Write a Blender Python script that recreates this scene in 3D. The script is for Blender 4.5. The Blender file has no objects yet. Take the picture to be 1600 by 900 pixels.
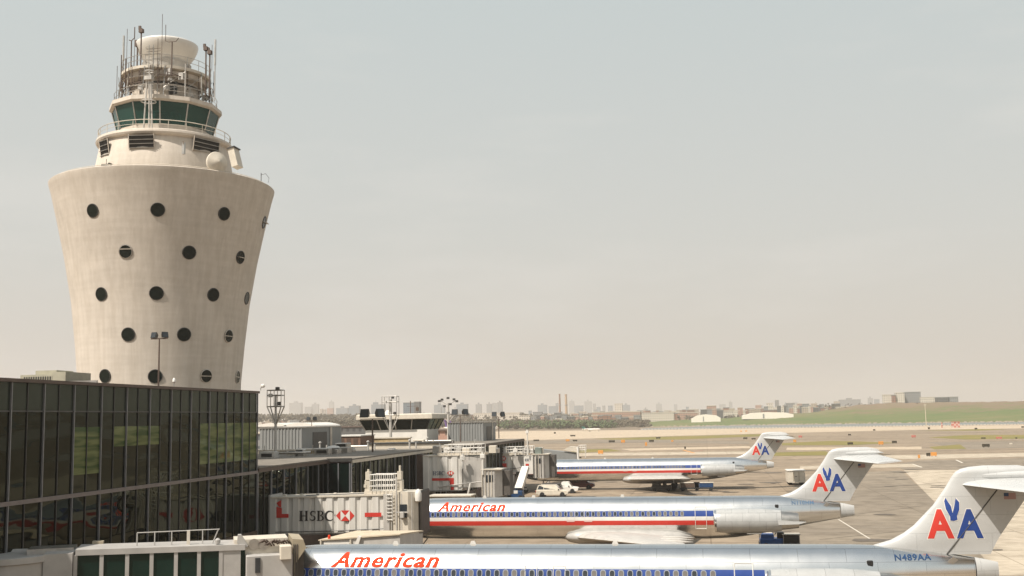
import bpy, bmesh, math, random
from mathutils import Vector, Matrix
R_ = math.radians
random.seed(7)
SC = bpy.context.scene
COL = SC.collection
# ------------------------------------------------------------------ camera
F = 1700.0; H = 12.2; YAW = R_(9.9); PT = math.atan(.12); RO = .02
_cy, _sy = math.cos(YAW), math.sin(YAW)
f0 = Vector((-_sy*math.cos(PT), _cy*math.cos(PT), math.sin(PT)))
_r0 = Vector((_cy, _sy, 0)); _u0 = _r0.cross(f0)
r0 = _r0*math.cos(RO) - _u0*math.sin(RO); u0 = _u0*math.cos(RO) + _r0*math.sin(RO)
EYE = Vector((0, 0, H))
cd = bpy.data.cameras.new('camera'); cam = bpy.data.objects.new('camera', cd); COL.objects.link(cam)
cam.matrix_world = Matrix(((r0.x, u0.x, -f0.x, 0), (r0.y, u0.y, -f0.y, 0), (r0.z, u0.z, -f0.z, H), (0, 0, 0, 1)))
cd.sensor_width = 36; cd.lens = 36*F/1600; cd.clip_start = .5; cd.clip_end = 60000
SC.camera = cam
def ray(px, py): return f0 + r0*((px-800)/F) + u0*((450-py)/F)
def onX(px, py, X): d = ray(px, py); return EYE + d*(X/d.x)
def onY(px, py, Y): d = ray(px, py); return EYE + d*(Y/d.y)
def onZ(px, py, Z=0.0): d = ray(px, py); return EYE + d*((Z-H)/d.z)
# ------------------------------------------------------------------ world, sun
SUN_AZ = R_(-140); SUN_EL = R_(54)
w = bpy.data.worlds.new('World'); SC.world = w; w.use_nodes = True
nt = w.node_tree; nt.nodes.clear()
out = nt.nodes.new('ShaderNodeOutputWorld'); bg = nt.nodes.new('ShaderNodeBackground')
sky = nt.nodes.new('ShaderNodeTexSky'); sky.sky_type = 'NISHITA'; sky.sun_disc = False
sky.sun_elevation = SUN_EL; sky.sun_rotation = SUN_AZ % (2*math.pi); sky.altitude = 5; sky.air_density = 1.3; sky.dust_density = 5.0; sky.ozone_density = 1.0
tc = nt.nodes.new('ShaderNodeTexCoord')
sep = nt.nodes.new('ShaderNodeSeparateXYZ'); nt.links.new(tc.outputs['Generated'], sep.inputs[0])
rmp = nt.nodes.new('ShaderNodeValToRGB')
rmp.color_ramp.elements[0].position = 0.0; rmp.color_ramp.elements[0].color = (6.7, 6.0, 5.35, 1)
rmp.color_ramp.elements[1].position = 0.38; rmp.color_ramp.elements[1].color = (5.6, 6.1, 5.95, 1)
e = rmp.color_ramp.elements.new(.16); e.color = (6.2, 6.15, 5.75, 1)
e = rmp.color_ramp.elements.new(.9); e.color = (2.9, 3.5, 3.9, 1)
nt.links.new(sep.outputs['Z'], rmp.inputs[0])
mp = nt.nodes.new('ShaderNodeMapping'); mp.inputs['Scale'].default_value = (1.6, 1.6, 7)
nz = nt.nodes.new('ShaderNodeTexNoise'); nz.inputs['Scale'].default_value = 1.7; nz.inputs['Detail'].default_value = 5; nz.inputs['Roughness'].default_value = .6
nt.links.new(tc.outputs['Generated'], mp.inputs[0]); nt.links.new(mp.outputs[0], nz.inputs['Vector'])
cr = nt.nodes.new('ShaderNodeValToRGB'); cr.color_ramp.elements[0].position = .48; cr.color_ramp.elements[0].color = (0, 0, 0, 1); cr.color_ramp.elements[1].position = .8; cr.color_ramp.elements[1].color = (.5, .5, .5, 1)
nt.links.new(nz.outputs['Fac'], cr.inputs[0])
m1 = nt.nodes.new('ShaderNodeMix'); m1.data_type = 'RGBA'; m1.inputs['Factor'].default_value = .86
nt.links.new(sky.outputs[0], m1.inputs[6]); nt.links.new(rmp.outputs[0], m1.inputs[7])
m2 = nt.nodes.new('ShaderNodeMix'); m2.data_type = 'RGBA'
nt.links.new(cr.outputs[0], m2.inputs['Factor']); nt.links.new(m1.outputs[2], m2.inputs[6]); m2.inputs[7].default_value = (7.0, 6.8, 6.4, 1)
dt = nt.nodes.new('ShaderNodeVectorMath'); dt.operation = 'DOT_PRODUCT'; dt.inputs[1].default_value = (math.sin(SUN_AZ)*math.cos(SUN_EL), math.cos(SUN_AZ)*math.cos(SUN_EL), math.sin(SUN_EL)); nt.links.new(tc.outputs['Generated'], dt.inputs[0])
mx = nt.nodes.new('ShaderNodeMath'); mx.operation = 'MAXIMUM'; mx.inputs[1].default_value = 0; nt.links.new(dt.outputs['Value'], mx.inputs[0])
pw = nt.nodes.new('ShaderNodeMath'); pw.operation = 'POWER'; pw.inputs[1].default_value = 9; nt.links.new(mx.outputs[0], pw.inputs[0])
gl = nt.nodes.new('ShaderNodeMix'); gl.data_type = 'RGBA'; gl.blend_type = 'ADD'; gl.inputs[7].default_value = (10, 9.4, 8.3, 1)   # aureole of the hazy sun
nt.links.new(pw.outputs[0], gl.inputs['Factor']); nt.links.new(m2.outputs[2], gl.inputs[6]); nt.links.new(gl.outputs[2], bg.inputs[0]); bg.inputs[1].default_value = .088
nt.links.new(bg.outputs[0], out.inputs[0])
sl = bpy.data.lights.new('sun', 'SUN'); sl.energy = 5.0; sl.angle = R_(.6); sl.color = (1, .92, .82)
so = bpy.data.objects.new('sun', sl); COL.objects.link(so)
sd = Vector((math.sin(SUN_AZ)*math.cos(SUN_EL), math.cos(SUN_AZ)*math.cos(SUN_EL), math.sin(SUN_EL)))
so.rotation_euler = sd.to_track_quat('Z', 'Y').to_euler(); so.location = (0, 0, 200)
SC.view_settings.view_transform = 'Standard'; SC.view_settings.look = 'None'; SC.view_settings.exposure = 0.33; SC.view_settings.gamma = 1
SC.render.engine = 'CYCLES'
SC.cycles.volume_bounces = 1; SC.cycles.max_bounces = 8; SC.cycles.caustics_reflective = False; SC.cycles.caustics_refractive = False
SC.cycles.transparent_max_bounces = 12
# ------------------------------------------------------------------ materials
M = {}
def mat(name, col, rough=.6, metal=0.0, var=.15, scale=1.5, detail=6, bump=0.0, bscale=20, stretch=(1, 1, 1), col2=None, coat=0, ior=1.5):
    if name in M: return M[name]
    m = bpy.data.materials.new(name); m.use_nodes = True; t = m.node_tree; b = t.nodes['Principled BSDF']
    b.inputs['Roughness'].default_value = rough; b.inputs['Metallic'].default_value = metal; b.inputs['Coat Weight'].default_value = coat; b.inputs['IOR'].default_value = ior
    tcn = t.nodes.new('ShaderNodeTexCoord'); mpn = t.nodes.new('ShaderNodeMapping'); mpn.inputs['Scale'].default_value = stretch
    t.links.new(tcn.outputs['Object'], mpn.inputs[0])
    n = t.nodes.new('ShaderNodeTexNoise'); n.inputs['Scale'].default_value = scale; n.inputs['Detail'].default_value = detail; n.inputs['Roughness'].default_value = .62
    t.links.new(mpn.outputs[0], n.inputs['Vector'])
    rr = t.nodes.new('ShaderNodeValToRGB'); rr.color_ramp.elements[0].position = .3; rr.color_ramp.elements[1].position = .7
    c2 = col2 or tuple(min(1, c*(1+var)) for c in col); c1 = col if col2 else tuple(c*(1-var) for c in col)
    rr.color_ramp.elements[0].color = (*c1, 1); rr.color_ramp.elements[1].color = (*c2, 1)
    t.links.new(n.outputs['Fac'], rr.inputs[0]); t.links.new(rr.outputs[0], b.inputs['Base Color'])
    if bump:
        n2 = t.nodes.new('ShaderNodeTexNoise'); n2.inputs['Scale'].default_value = bscale; n2.inputs['Detail'].default_value = 4
        t.links.new(mpn.outputs[0], n2.inputs['Vector'])
        bp = t.nodes.new('ShaderNodeBump'); bp.inputs['Strength'].default_value = bump; bp.inputs['Distance'].default_value = .05
        t.links.new(n2.outputs['Fac'], bp.inputs['Height']); t.links.new(bp.outputs[0], b.inputs['Normal'])
    M[name] = m; return m
def nodes(m): return m.node_tree, m.node_tree.nodes['Principled BSDF']
white = mat('white_paint', (.66, .635, .59), .4, var=.07, scale=.8)
white2 = mat('dirty_white_paint', (.42, .40, .37), .55, var=.17, scale=1.2, stretch=(1, 1, .35))
cream = mat('cream_paint', (.55, .5, .42), .5, var=.12)
finp = mat('fin_paint', (.45, .455, .45), .28, var=.05, scale=.5)
alu = mat('polished_aluminium', (.80, .80, .79), .22, 1.0, var=.045, scale=.6, stretch=(1, .6, .6), bump=.03, bscale=3)
alu2 = mat('dull_metal', (.45, .43, .4), .38, 1.0, var=.2, scale=1.5)
def panelled(m, sx, sz, amt, seam):
    t, b = nodes(m); tcn = t.nodes.new('ShaderNodeTexCoord'); sp = t.nodes.new('ShaderNodeSeparateXYZ'); cb = t.nodes.new('ShaderNodeCombineXYZ'); t.links.new(tcn.outputs['Object'], sp.inputs[0]); t.links.new(sp.outputs[0], cb.inputs[0]); t.links.new(sp.outputs[2], cb.inputs[1])
    br = t.nodes.new('ShaderNodeTexBrick'); br.offset = .37; br.inputs['Scale'].default_value = 1; br.inputs['Brick Width'].default_value = sx; br.inputs['Row Height'].default_value = sz; br.inputs['Mortar Size'].default_value = .012; br.inputs['Mortar Smooth'].default_value = .3
    br.inputs['Color1'].default_value = (1, 1, 1, 1); br.inputs['Color2'].default_value = (1-amt, 1-amt, 1-amt, 1); br.inputs['Mortar'].default_value = (seam, seam, seam, 1); t.links.new(cb.outputs[0], br.inputs['Vector'])
    x = t.nodes.new('ShaderNodeMix'); x.data_type = 'RGBA'; x.blend_type = 'MULTIPLY'; x.inputs['Factor'].default_value = 1
    t.links.new(b.inputs['Base Color'].links[0].from_socket, x.inputs[6]); t.links.new(br.outputs['Color'], x.inputs[7]); t.links.new(x.outputs[2], b.inputs['Base Color'])
    n = t.nodes.new('ShaderNodeTexNoise'); n.inputs['Scale'].default_value = .9; n.inputs['Detail'].default_value = 5; t.links.new(tcn.outputs['Object'], n.inputs['Vector'])
    r = t.nodes.new('ShaderNodeMapRange'); r.inputs[3].default_value = b.inputs['Roughness'].default_value*.7; r.inputs[4].default_value = b.inputs['Roughness'].default_value*1.35; t.links.new(n.outputs['Fac'], r.inputs[0]); t.links.new(r.outputs[0], b.inputs['Roughness'])
panelled(alu, 2.45, .62, .05, .66); panelled(finp, 1.9, .95, .04, .72)
dark = mat('dark_steel', (.035, .033, .03), .5, var=.3)
brown = mat('brown_steel', (.085, .055, .04), .6, var=.2)
redp = mat('red_paint', (.50, .03, .018), .6, var=.08)
orange = mat('orange_red_paint', (.55, .04, .008), .95, var=.04)
bluep = mat('blue_paint', (.010, .045, .22), .6, var=.1)
navy = mat('navy_paint', (.012, .045, .12), .4, var=.1)
blackp = mat('black_paint', (.015, .014, .013), .5, var=.1)
rubber = mat('rubber', (.02, .02, .02), .8)
panegl = mat('window_dark', (.03, .035, .04), .12, var=.2)
winfr = mat('window_surround', (.25, .27, .31), .5, var=.1)
grill = mat('louvre_dark', (.02, .018, .016), .7)
canvas = mat('bellows_canvas', (.09, .08, .07), .85, var=.2)
tan = mat('tan_hood', (.33, .28, .2), .7, var=.15)
greym = mat('grey_cladding', (.22, .225, .22), .6, var=.08, stretch=(1, 1, .3))
beigeroof = mat('gravel_roof', (.17, .15, .125), .9, var=.25, scale=.7)
brick = mat('brick_wall', (.17, .10, .07), .9, var=.2)
conc_kerb = mat('pale_concrete', (.5, .45, .38), .8, var=.12)
sign_d = mat('sign_dark', (.035, .028, .015), .6); sign_o = mat('sign_orange', (.55, .24, .05), .5); sign_r = mat('sign_red', (.42, .14, .11), .6)
teal = mat('teal_paint', (.02, .16, .14), .5); purple = mat('purple_paint', (.09, .03, .2), .45); bluev = mat('blue_vehicle', (.02, .12, .42), .4)
goldw = mat('ochre_wall', (.42, .32, .18), .8, var=.25, scale=2)
flagm = mat('flag_red', (.4, .05, .05), .5)
# tower concrete: board marks, streaks and dirt
def concrete():
    m = mat('tower_concrete', (.565, .51, .445), .85, var=.07, scale=.35, bump=.15, bscale=6)
    t, b = nodes(m)
    tcn = t.nodes.new('ShaderNodeTexCoord'); mpn = t.nodes.new('ShaderNodeMapping'); mpn.inputs['Scale'].default_value = (1.3, 1.3, .06)
    t.links.new(tcn.outputs['Object'], mpn.inputs[0])
    n = t.nodes.new('ShaderNodeTexNoise'); n.inputs['Scale'].default_value = 1.2; n.inputs['Detail'].default_value = 8; n.inputs['Roughness'].default_value = .7
    t.links.new(mpn.outputs[0], n.inputs['Vector'])
    r = t.nodes.new('ShaderNodeValToRGB'); r.color_ramp.elements[0].position = .38; r.color_ramp.elements[0].color = (.80, .78, .75, 1); r.color_ramp.elements[1].position = .6; r.color_ramp.elements[1].color = (1, 1, 1, 1)
    t.links.new(n.outputs['Fac'], r.inputs[0])
    mp2 = t.nodes.new('ShaderNodeMapping'); mp2.inputs['Scale'].default_value = (.25, .25, 2.6)
    t.links.new(tcn.outputs['Object'], mp2.inputs[0])
    n2 = t.nodes.new('ShaderNodeTexNoise'); n2.inputs['Scale'].default_value = 1.0; n2.inputs['Detail'].default_value = 5
    t.links.new(mp2.outputs[0], n2.inputs['Vector'])
    r2 = t.nodes.new('ShaderNodeValToRGB'); r2.color_ramp.elements[0].position = .4; r2.color_ramp.elements[0].color = (.9, .89, .87, 1); r2.color_ramp.elements[1].position = .62; r2.color_ramp.elements[1].color = (1, 1, 1, 1)
    t.links.new(n2.outputs['Fac'], r2.inputs[0])
    x = t.nodes.new('ShaderNodeMix'); x.data_type = 'RGBA'; x.blend_type = 'MULTIPLY'; x.inputs['Factor'].default_value = .6
    y = t.nodes.new('ShaderNodeMix'); y.data_type = 'RGBA'; y.blend_type = 'MULTIPLY'; y.inputs['Factor'].default_value = .5
    src = b.inputs['Base Color'].links[0].from_socket
    t.links.new(src, x.inputs[6]); t.links.new(r.outputs[0], x.inputs[7]); t.links.new(x.outputs[2], y.inputs[6]); t.links.new(r2.outputs[0], y.inputs[7]); t.links.new(y.outputs[2], b.inputs['Base Color'])
    return m
conc = concrete()
def pavement(name, c1, c2, streak=.5, joints=6.0):
    m = bpy.data.materials.new(name); m.use_nodes = True; t, b = nodes(m); b.inputs['Roughness'].default_value = .9
    tcn = t.nodes.new('ShaderNodeTexCoord')
    def noise(sc, st, d=6):
        a = t.nodes.new('ShaderNodeMapping'); a.inputs['Scale'].default_value = st; t.links.new(tcn.outputs['Object'], a.inputs[0])
        n = t.nodes.new('ShaderNodeTexNoise'); n.inputs['Scale'].default_value = sc; n.inputs['Detail'].default_value = d; n.inputs['Roughness'].default_value = .6
        t.links.new(a.outputs[0], n.inputs['Vector']); return n
    n = noise(1, (.012, .07, 1)); r = t.nodes.new('ShaderNodeValToRGB'); r.color_ramp.elements[0].position = .35; r.color_ramp.elements[1].position = .65
    r.color_ramp.elements[0].color = (*c1, 1); r.color_ramp.elements[1].color = (*c2, 1); t.links.new(n.outputs['Fac'], r.inputs[0])
    n2 = noise(1, (.35, .35, 1), 8); r2 = t.nodes.new('ShaderNodeValToRGB'); r2.color_ramp.elements[0].position = .3; r2.color_ramp.elements[0].color = (.62, .60, .57, 1); r2.color_ramp.elements[1].position = .58; r2.color_ramp.elements[1].color = (1, 1, 1, 1)
    t.links.new(n2.outputs['Fac'], r2.inputs[0])
    n3 = noise(1, (.05, 1.0, 1), 5); r3 = t.nodes.new('ShaderNodeValToRGB'); r3.color_ramp.elements[0].position = .36; r3.color_ramp.elements[0].color = (1-streak*.6,)*3+(1,); r3.color_ramp.elements[1].position = .5; r3.color_ramp.elements[1].color = (1, 1, 1, 1)
    t.links.new(n3.outputs['Fac'], r3.inputs[0])
    br = t.nodes.new('ShaderNodeTexBrick'); br.offset = 0; br.inputs['Scale'].default_value = 1; br.inputs['Mortar Size'].default_value = .06; br.inputs['Brick Width'].default_value = joints; br.inputs['Row Height'].default_value = joints
    br.inputs['Color1'].default_value = (1, 1, 1, 1); br.inputs['Color2'].default_value = (.93, .93, .93, 1); br.inputs['Mortar'].default_value = (.6, .58, .55, 1)
    t.links.new(tcn.outputs['Object'], br.inputs['Vector'])
    prev = r.outputs[0]
    for s in (r2.outputs[0], r3.outputs[0], br.outputs['Color']):
        x = t.nodes.new('ShaderNodeMix'); x.data_type = 'RGBA'; x.blend_type = 'MULTIPLY'; x.inputs['Factor'].default_value = 1
        t.links.new(prev, x.inputs[6]); t.links.new(s, x.inputs[7]); prev = x.outputs[2]
    t.links.new(prev, b.inputs['Base Color']); return m
apron_m = pavement('apron_asphalt', (.215, .165, .115), (.33, .258, .182), .55, 12)
taxi_m = pavement('taxiway_asphalt', (.20, .165, .125), (.265, .22, .165), .4, 25)
light_m = pavement('concrete_slabs', (.42, .36, .275), (.48, .41, .32), .1, 6)
sand_m = pavement('runway_concrete', (.46, .37, .27), (.52, .425, .315), .25, 20)
grass_m = mat('dry_grass', (.13, .125, .022), .95, var=.3, scale=.05, col2=(.22, .165, .05), detail=8)
def oil_stains():
    b = MB(); r = random.Random(5)
    for i in range(150):
        if i < 60: x, y = r.uniform(-22, 16), r.choice([r.uniform(75, 92), r.uniform(104, 150), r.uniform(140, 182)])
        else: x, y = r.uniform(-20, 70), r.uniform(100, 260)
        s_ = r.uniform(.3, 1.6); n = 11; b.add([(x+s_*r.uniform(.6, 1.1)*1.6*math.cos(k*2*math.pi/n), y+s_*r.uniform(.6, 1.1)*math.sin(k*2*math.pi/n), .03+i*.0002) for k in range(n)], [tuple(range(n))])
    return b
hill_m = mat('hill_grass', (.05, .10, .014), .95, scale=.012, detail=10, col2=(.14, .13, .045), stretch=(1, 2, 6))
def hill_patches():
    t, b = nodes(hill_m); tcn = t.nodes.new('ShaderNodeTexCoord'); sp = t.nodes.new('ShaderNodeSeparateXYZ'); t.links.new(tcn.outputs['Object'], sp.inputs[0])
    n = t.nodes.new('ShaderNodeTexNoise'); n.inputs['Scale'].default_value = .035; n.inputs['Detail'].default_value = 9; n.inputs['Roughness'].default_value = .8; t.links.new(tcn.outputs['Object'], n.inputs['Vector'])
    a = t.nodes.new('ShaderNodeMath'); a.operation = 'MULTIPLY_ADD'; a.inputs[1].default_value = .016; a.inputs[2].default_value = -.235; t.links.new(sp.outputs[2], a.inputs[0])
    c = t.nodes.new('ShaderNodeMath'); c.operation = 'ADD'; t.links.new(a.outputs[0], c.inputs[0]); t.links.new(n.outputs['Fac'], c.inputs[1])
    r = t.nodes.new('ShaderNodeValToRGB'); r.color_ramp.elements[0].position = .40; r.color_ramp.elements[0].color = (0, 0, 0, 1); r.color_ramp.elements[1].position = .56; r.color_ramp.elements[1].color = (1, 1, 1, 1); t.links.new(c.outputs[0], r.inputs[0])
    x = t.nodes.new('ShaderNodeMix'); x.data_type = 'RGBA'; t.links.new(r.outputs[0], x.inputs['Factor']); t.links.new(b.inputs['Base Color'].links[0].from_socket, x.inputs[6]); x.inputs[7].default_value = (.16, .11, .065, 1); t.links.new(x.outputs[2], b.inputs['Base Color'])
hill_patches()
earth_m = mat('bare_earth', (.17, .13, .09), .95, var=.3, scale=.04)
water_m = mat('water', (.10, .12, .12), .25, var=.1, scale=.02, bump=.5, bscale=.6)
rock_m = mat('rock', (.26, .22, .17), .9, var=.3)
bush_m = mat('bare_trees', (.07, .06, .045), .95, scale=.03, col2=(.12, .10, .065))
tree_m = mat('green_trees', (.05, .075, .03), .95, scale=.05, col2=(.09, .12, .05))
# curtain-wall glass: dark, glossy, faintly wavy
def facade_glass(name, col, wav=.5, rough=.02, ior=1.5, tint=(.44, .46, .37)):
    m = mat(name, col, rough, var=.25, scale=.4, ior=ior); t, b = nodes(m)
    tcn = t.nodes.new('ShaderNodeTexCoord'); mpn = t.nodes.new('ShaderNodeMapping'); mpn.inputs['Scale'].default_value = (1, .35, 1.3)
    n = t.nodes.new('ShaderNodeTexNoise'); n.inputs['Scale'].default_value = .55; n.inputs['Detail'].default_value = .6
    t.links.new(tcn.outputs['Object'], mpn.inputs[0]); t.links.new(mpn.outputs[0], n.inputs['Vector'])
    bp = t.nodes.new('ShaderNodeBump'); bp.inputs['Strength'].default_value = min(1, wav); bp.inputs['Distance'].default_value = .05*wav/.5
    t.links.new(n.outputs['Fac'], bp.inputs['Height']); t.links.new(bp.outputs[0], b.inputs['Normal'])
    # solar-control glass: dark body under a tinted reflective coat
    b.inputs['Specular IOR Level'].default_value = 0; b.inputs['Roughness'].default_value = .5
    g = t.nodes.new('ShaderNodeBsdfGlossy'); g.inputs['Roughness'].default_value = rough; g.inputs['Color'].default_value = (*tint, 1); fr = t.nodes.new('ShaderNodeFresnel'); fr.inputs[0].default_value = ior
    mx_ = t.nodes.new('ShaderNodeMixShader'); o_ = next(q for q in t.nodes if q.type == 'OUTPUT_MATERIAL')
    t.links.new(bp.outputs[0], g.inputs['Normal']); t.links.new(bp.outputs[0], fr.inputs['Normal']); t.links.new(fr.outputs[0], mx_.inputs[0]); t.links.new(b.outputs[0], mx_.inputs[1]); t.links.new(g.outputs[0], mx_.inputs[2]); t.links.new(mx_.outputs[0], o_.inputs[0])
    return m
fglass = facade_glass('curtain_glass', (.003, .0045, .003), .75, .012, 1.5)
fgreen = facade_glass('green_view_glass', (.085, .12, .04), .5)
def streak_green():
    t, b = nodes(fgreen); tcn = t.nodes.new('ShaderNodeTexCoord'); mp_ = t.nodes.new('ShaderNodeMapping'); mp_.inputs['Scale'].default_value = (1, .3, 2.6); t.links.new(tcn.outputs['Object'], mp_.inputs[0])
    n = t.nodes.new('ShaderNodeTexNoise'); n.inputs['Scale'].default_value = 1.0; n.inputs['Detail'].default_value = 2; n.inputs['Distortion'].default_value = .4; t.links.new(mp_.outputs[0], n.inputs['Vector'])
    r = t.nodes.new('ShaderNodeValToRGB'); r.color_ramp.elements[0].position = .38; r.color_ramp.elements[0].color = (.035, .065, .02, 1); r.color_ramp.elements[1].position = .62; r.color_ramp.elements[1].color = (.15, .17, .07, 1); t.links.new(n.outputs['Fac'], r.inputs[0]); t.links.new(r.outputs[0], b.inputs['Base Color'])  # green image seen in the panes, painted as wavy streaks in base colour
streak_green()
fband = facade_glass('spandrel_glass', (.028, .034, .028), .1, .12)
def see_glass(name, tint):
    m = bpy.data.materials.new(name); m.use_nodes = True; t = m.node_tree; t.nodes.clear()
    o = t.nodes.new('ShaderNodeOutputMaterial'); a = t.nodes.new('ShaderNodeBsdfTransparent'); a.inputs[0].default_value = (*tint, 1)
    g = t.nodes.new('ShaderNodeBsdfGlossy'); g.inputs['Roughness'].default_value = .03; fr = t.nodes.new('ShaderNodeFresnel'); fr.inputs[0].default_value = 1.5
    x = t.nodes.new('ShaderNodeMixShader'); t.links.new(fr.outputs[0], x.inputs[0]); t.links.new(a.outputs[0], x.inputs[1]); t.links.new(g.outputs[0], x.inputs[2]); t.links.new(x.outputs[0], o.inputs[0]); return m
cabglass = see_glass('tinted_cab_glass', (.30, .60, .53))
_t = cabglass.node_tree; _o = next(n for n in _t.nodes if n.type == 'OUTPUT_MATERIAL'); _x = _o.inputs[0].links[0].from_socket; _d = _t.nodes.new('ShaderNodeBsdfDiffuse'); _d.inputs[0].default_value = (.05, .17, .15, 1); _m = _t.nodes.new('ShaderNodeMixShader'); _m.inputs[0].default_value = .3
_t.links.new(_x, _m.inputs[1]); _t.links.new(_d.outputs[0], _m.inputs[2]); _t.links.new(_m.outputs[0], _o.inputs[0])
# ------------------------------------------------------------------ mesh builder
class MB:
    def __init__(s): s.v = []; s.f = []; s.m = []
    def add(s, vs, fs, mi=0):
        o = len(s.v); s.v += [tuple(p) for p in vs]; s.f += [[i+o for i in f] for f in fs]; s.m += [mi]*len(fs); return s
    def box(s, a, b, mi=0):
        x0, y0, z0 = a; x1, y1, z1 = b
        return s.add([(x0, y0, z0), (x1, y0, z0), (x1, y1, z0), (x0, y1, z0), (x0, y0, z1), (x1, y0, z1), (x1, y1, z1), (x0, y1, z1)],
                     [(0, 3, 2, 1), (4, 5, 6, 7), (0, 1, 5, 4), (1, 2, 6, 5), (2, 3, 7, 6), (3, 0, 4, 7)], mi)
    def rbox(s, a, b, r=.05, mi=0):   # box with bevelled vertical and top edges
        x0, y0, z0 = a; x1, y1, z1 = b
        pts = [(x0+r, y0), (x1-r, y0), (x1, y0+r), (x1, y1-r), (x1-r, y1), (x0+r, y1), (x0, y1-r), (x0, y0+r)]
        cx, cy_ = (x0+x1)/2, (y0+y1)/2
        def sh(k): return [(cx+(x-cx)*k[0], cy_+(y-cy_)*k[1]) for x, y in pts]
        kx = 1-2*r/(x1-x0); ky = 1-2*r/(y1-y0)
        vs = [(x, y, z0) for x, y in pts]+[(x, y, z1-r) for x, y in pts]+[(x, y, z1) for x, y in sh((kx, ky))]
        fs = [tuple(range(7, -1, -1)), tuple(range(16, 24))]
        for k in range(2):
            for i in range(8): j = (i+1) % 8; fs.append((k*8+i, k*8+j, k*8+8+j, k*8+8+i))
        return s.add(vs, fs, mi)
    def lathe(s, c, prof, n=32, mi=0, axis='Z', cap=True, a0=0.0):
        vs = []
        for (r, h) in prof:
            for k in range(n):
                a = a0+2*math.pi*k/n; p, q = r*math.cos(a), r*math.sin(a)
                vs.append((c[0]+p, c[1]+q, c[2]+h) if axis == 'Z' else ((c[0]+h, c[1]+q, c[2]-p) if axis == 'X' else (c[0]+p, c[1]+h, c[2]-q)))
        fs = []
        for i in range(len(prof)-1):
            for k in range(n): j = (k+1) % n; fs.append((i*n+k, i*n+j, i*n+n+j, i*n+n+k))
        if cap: fs.append(tuple(range(n-1, -1, -1))); fs.append(tuple((len(prof)-1)*n+k for k in range(n)))
        return s.add(vs, fs, mi)
    def tube(s, pts, r=.05, n=6, mi=0, r2=None):
        pts = [Vector(p) for p in pts]; vs = []; fs = []
        for i, p in enumerate(pts):
            d = (pts[min(i+1, len(pts)-1)]-pts[max(i-1, 0)]).normalized()
            a = d.cross(Vector((0, 0, 1))); a = Vector((1, 0, 0)) if a.length < 1e-3 else a.normalized(); b = d.cross(a)
            rr = r if r2 is None else r+(r2-r)*i/(len(pts)-1)
            for k in range(n): t = 2*math.pi*k/n; vs.append(p+a*(rr*math.cos(t))+b*(rr*math.sin(t)))
        for i in range(len(pts)-1):
            for k in range(n): j = (k+1) % n; fs.append((i*n+k, i*n+j, i*n+n+j, i*n+n+k))
        fs.append(tuple(range(n-1, -1, -1))); fs.append(tuple((len(pts)-1)*n+k for k in range(n)))
        return s.add(vs, fs, mi)
    def ring(s, c, r, z, t=.04, n=40, a0=0, a1=2*math.pi, mi=0):
        k = max(3, int(n*(a1-a0)/(2*math.pi)))
        return s.tube([(c[0]+r*math.cos(a0+(a1-a0)*i/k), c[1]+r*math.sin(a0+(a1-a0)*i/k), z) for i in range(k+1)], t, 4, mi)
    def prism(s, pts, y0, y1, mi=0):     # outline in x,z extruded along y
        n = len(pts); vs = [(x, y0, z) for x, z in pts]+[(x, y1, z) for x, z in pts]
        fs = [tuple(range(n)), tuple(range(2*n-1, n-1, -1))]+[(i, i+n, (i+1) % n+n, (i+1) % n) for i in range(n)]
        return s.add(vs, fs, mi)
    def loft(s, rings, mi=0, cap=True):
        n = len(rings[0]); vs = [p for r in rings for p in r]; fs = []
        for i in range(len(rings)-1):
            for k in range(n): j = (k+1) % n; fs.append((i*n+k, i*n+j, i*n+n+j, i*n+n+k))
        if cap: fs.append(tuple(range(n-1, -1, -1))); fs.append(tuple((len(rings)-1)*n+k for k in range(n)))
        return s.add(vs, fs, mi)
    def mesh(s, name, mats, smooth=False, fix=True):
        me = bpy.data.meshes.new(name); me.from_pydata(s.v, [], s.f)
        for m in (mats if isinstance(mats, (list, tuple)) else [mats]): me.materials.append(m)
        for p, mi in zip(me.polygons, s.m): p.material_index = mi
        if fix:
            bm = bmesh.new(); bm.from_mesh(me); bmesh.ops.recalc_face_normals(bm, faces=bm.faces)
            bm.to_mesh(me); bm.free()
        if smooth:
            for p in me.polygons: p.use_smooth = True
            try: me.set_sharp_from_angle(angle=R_(smooth if smooth > 1 else 38))
            except Exception: pass
        return me
    def build(s, name, mats, parent=None, smooth=False, fix=True):
        return link(name, s.mesh(name, mats, smooth, fix), parent)
def link(name, me, parent=None, loc=None, rot=None):
    o = bpy.data.objects.new(name, me); COL.objects.link(o)
    if parent: o.parent = parent
    if loc is not None: o.location = loc
    if rot is not None: o.rotation_euler = rot
    return o
def tag(o, label=None, cat=None, group=None, kind=None):
    if label: o['label'] = label
    if cat: o['category'] = cat
    if group: o['group'] = group
    if kind: o['kind'] = kind
    return o
def thing(name, loc, label, cat, group=None, rz=0):
    o = bpy.data.objects.new(name, None); COL.objects.link(o); o.location = loc; o.rotation_euler = (0, 0, rz); o.empty_display_size = .5
    return tag(o, label, cat, group)
def copy_tree(o, parent=None):
    c = o.copy(); COL.objects.link(c)
    if parent: c.parent = parent
    for ch in [x for x in o.children]: copy_tree(ch, c)
    return c
def text2d(s, size=1.0, bold=.0, shear=0.0, space=1.0):
    cu = bpy.data.curves.new('lettering', 'FONT'); cu.body = s; cu.size = size; cu.offset = bold; cu.shear = shear; cu.space_character = space; cu.resolution_u = 3
    o = bpy.data.objects.new('lettering', cu); COL.objects.link(o)
    dg = bpy.context.evaluated_depsgraph_get(); me = bpy.data.meshes.new_from_object(o.evaluated_get(dg))
    bpy.data.objects.remove(o); bpy.data.curves.remove(cu); return me
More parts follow.
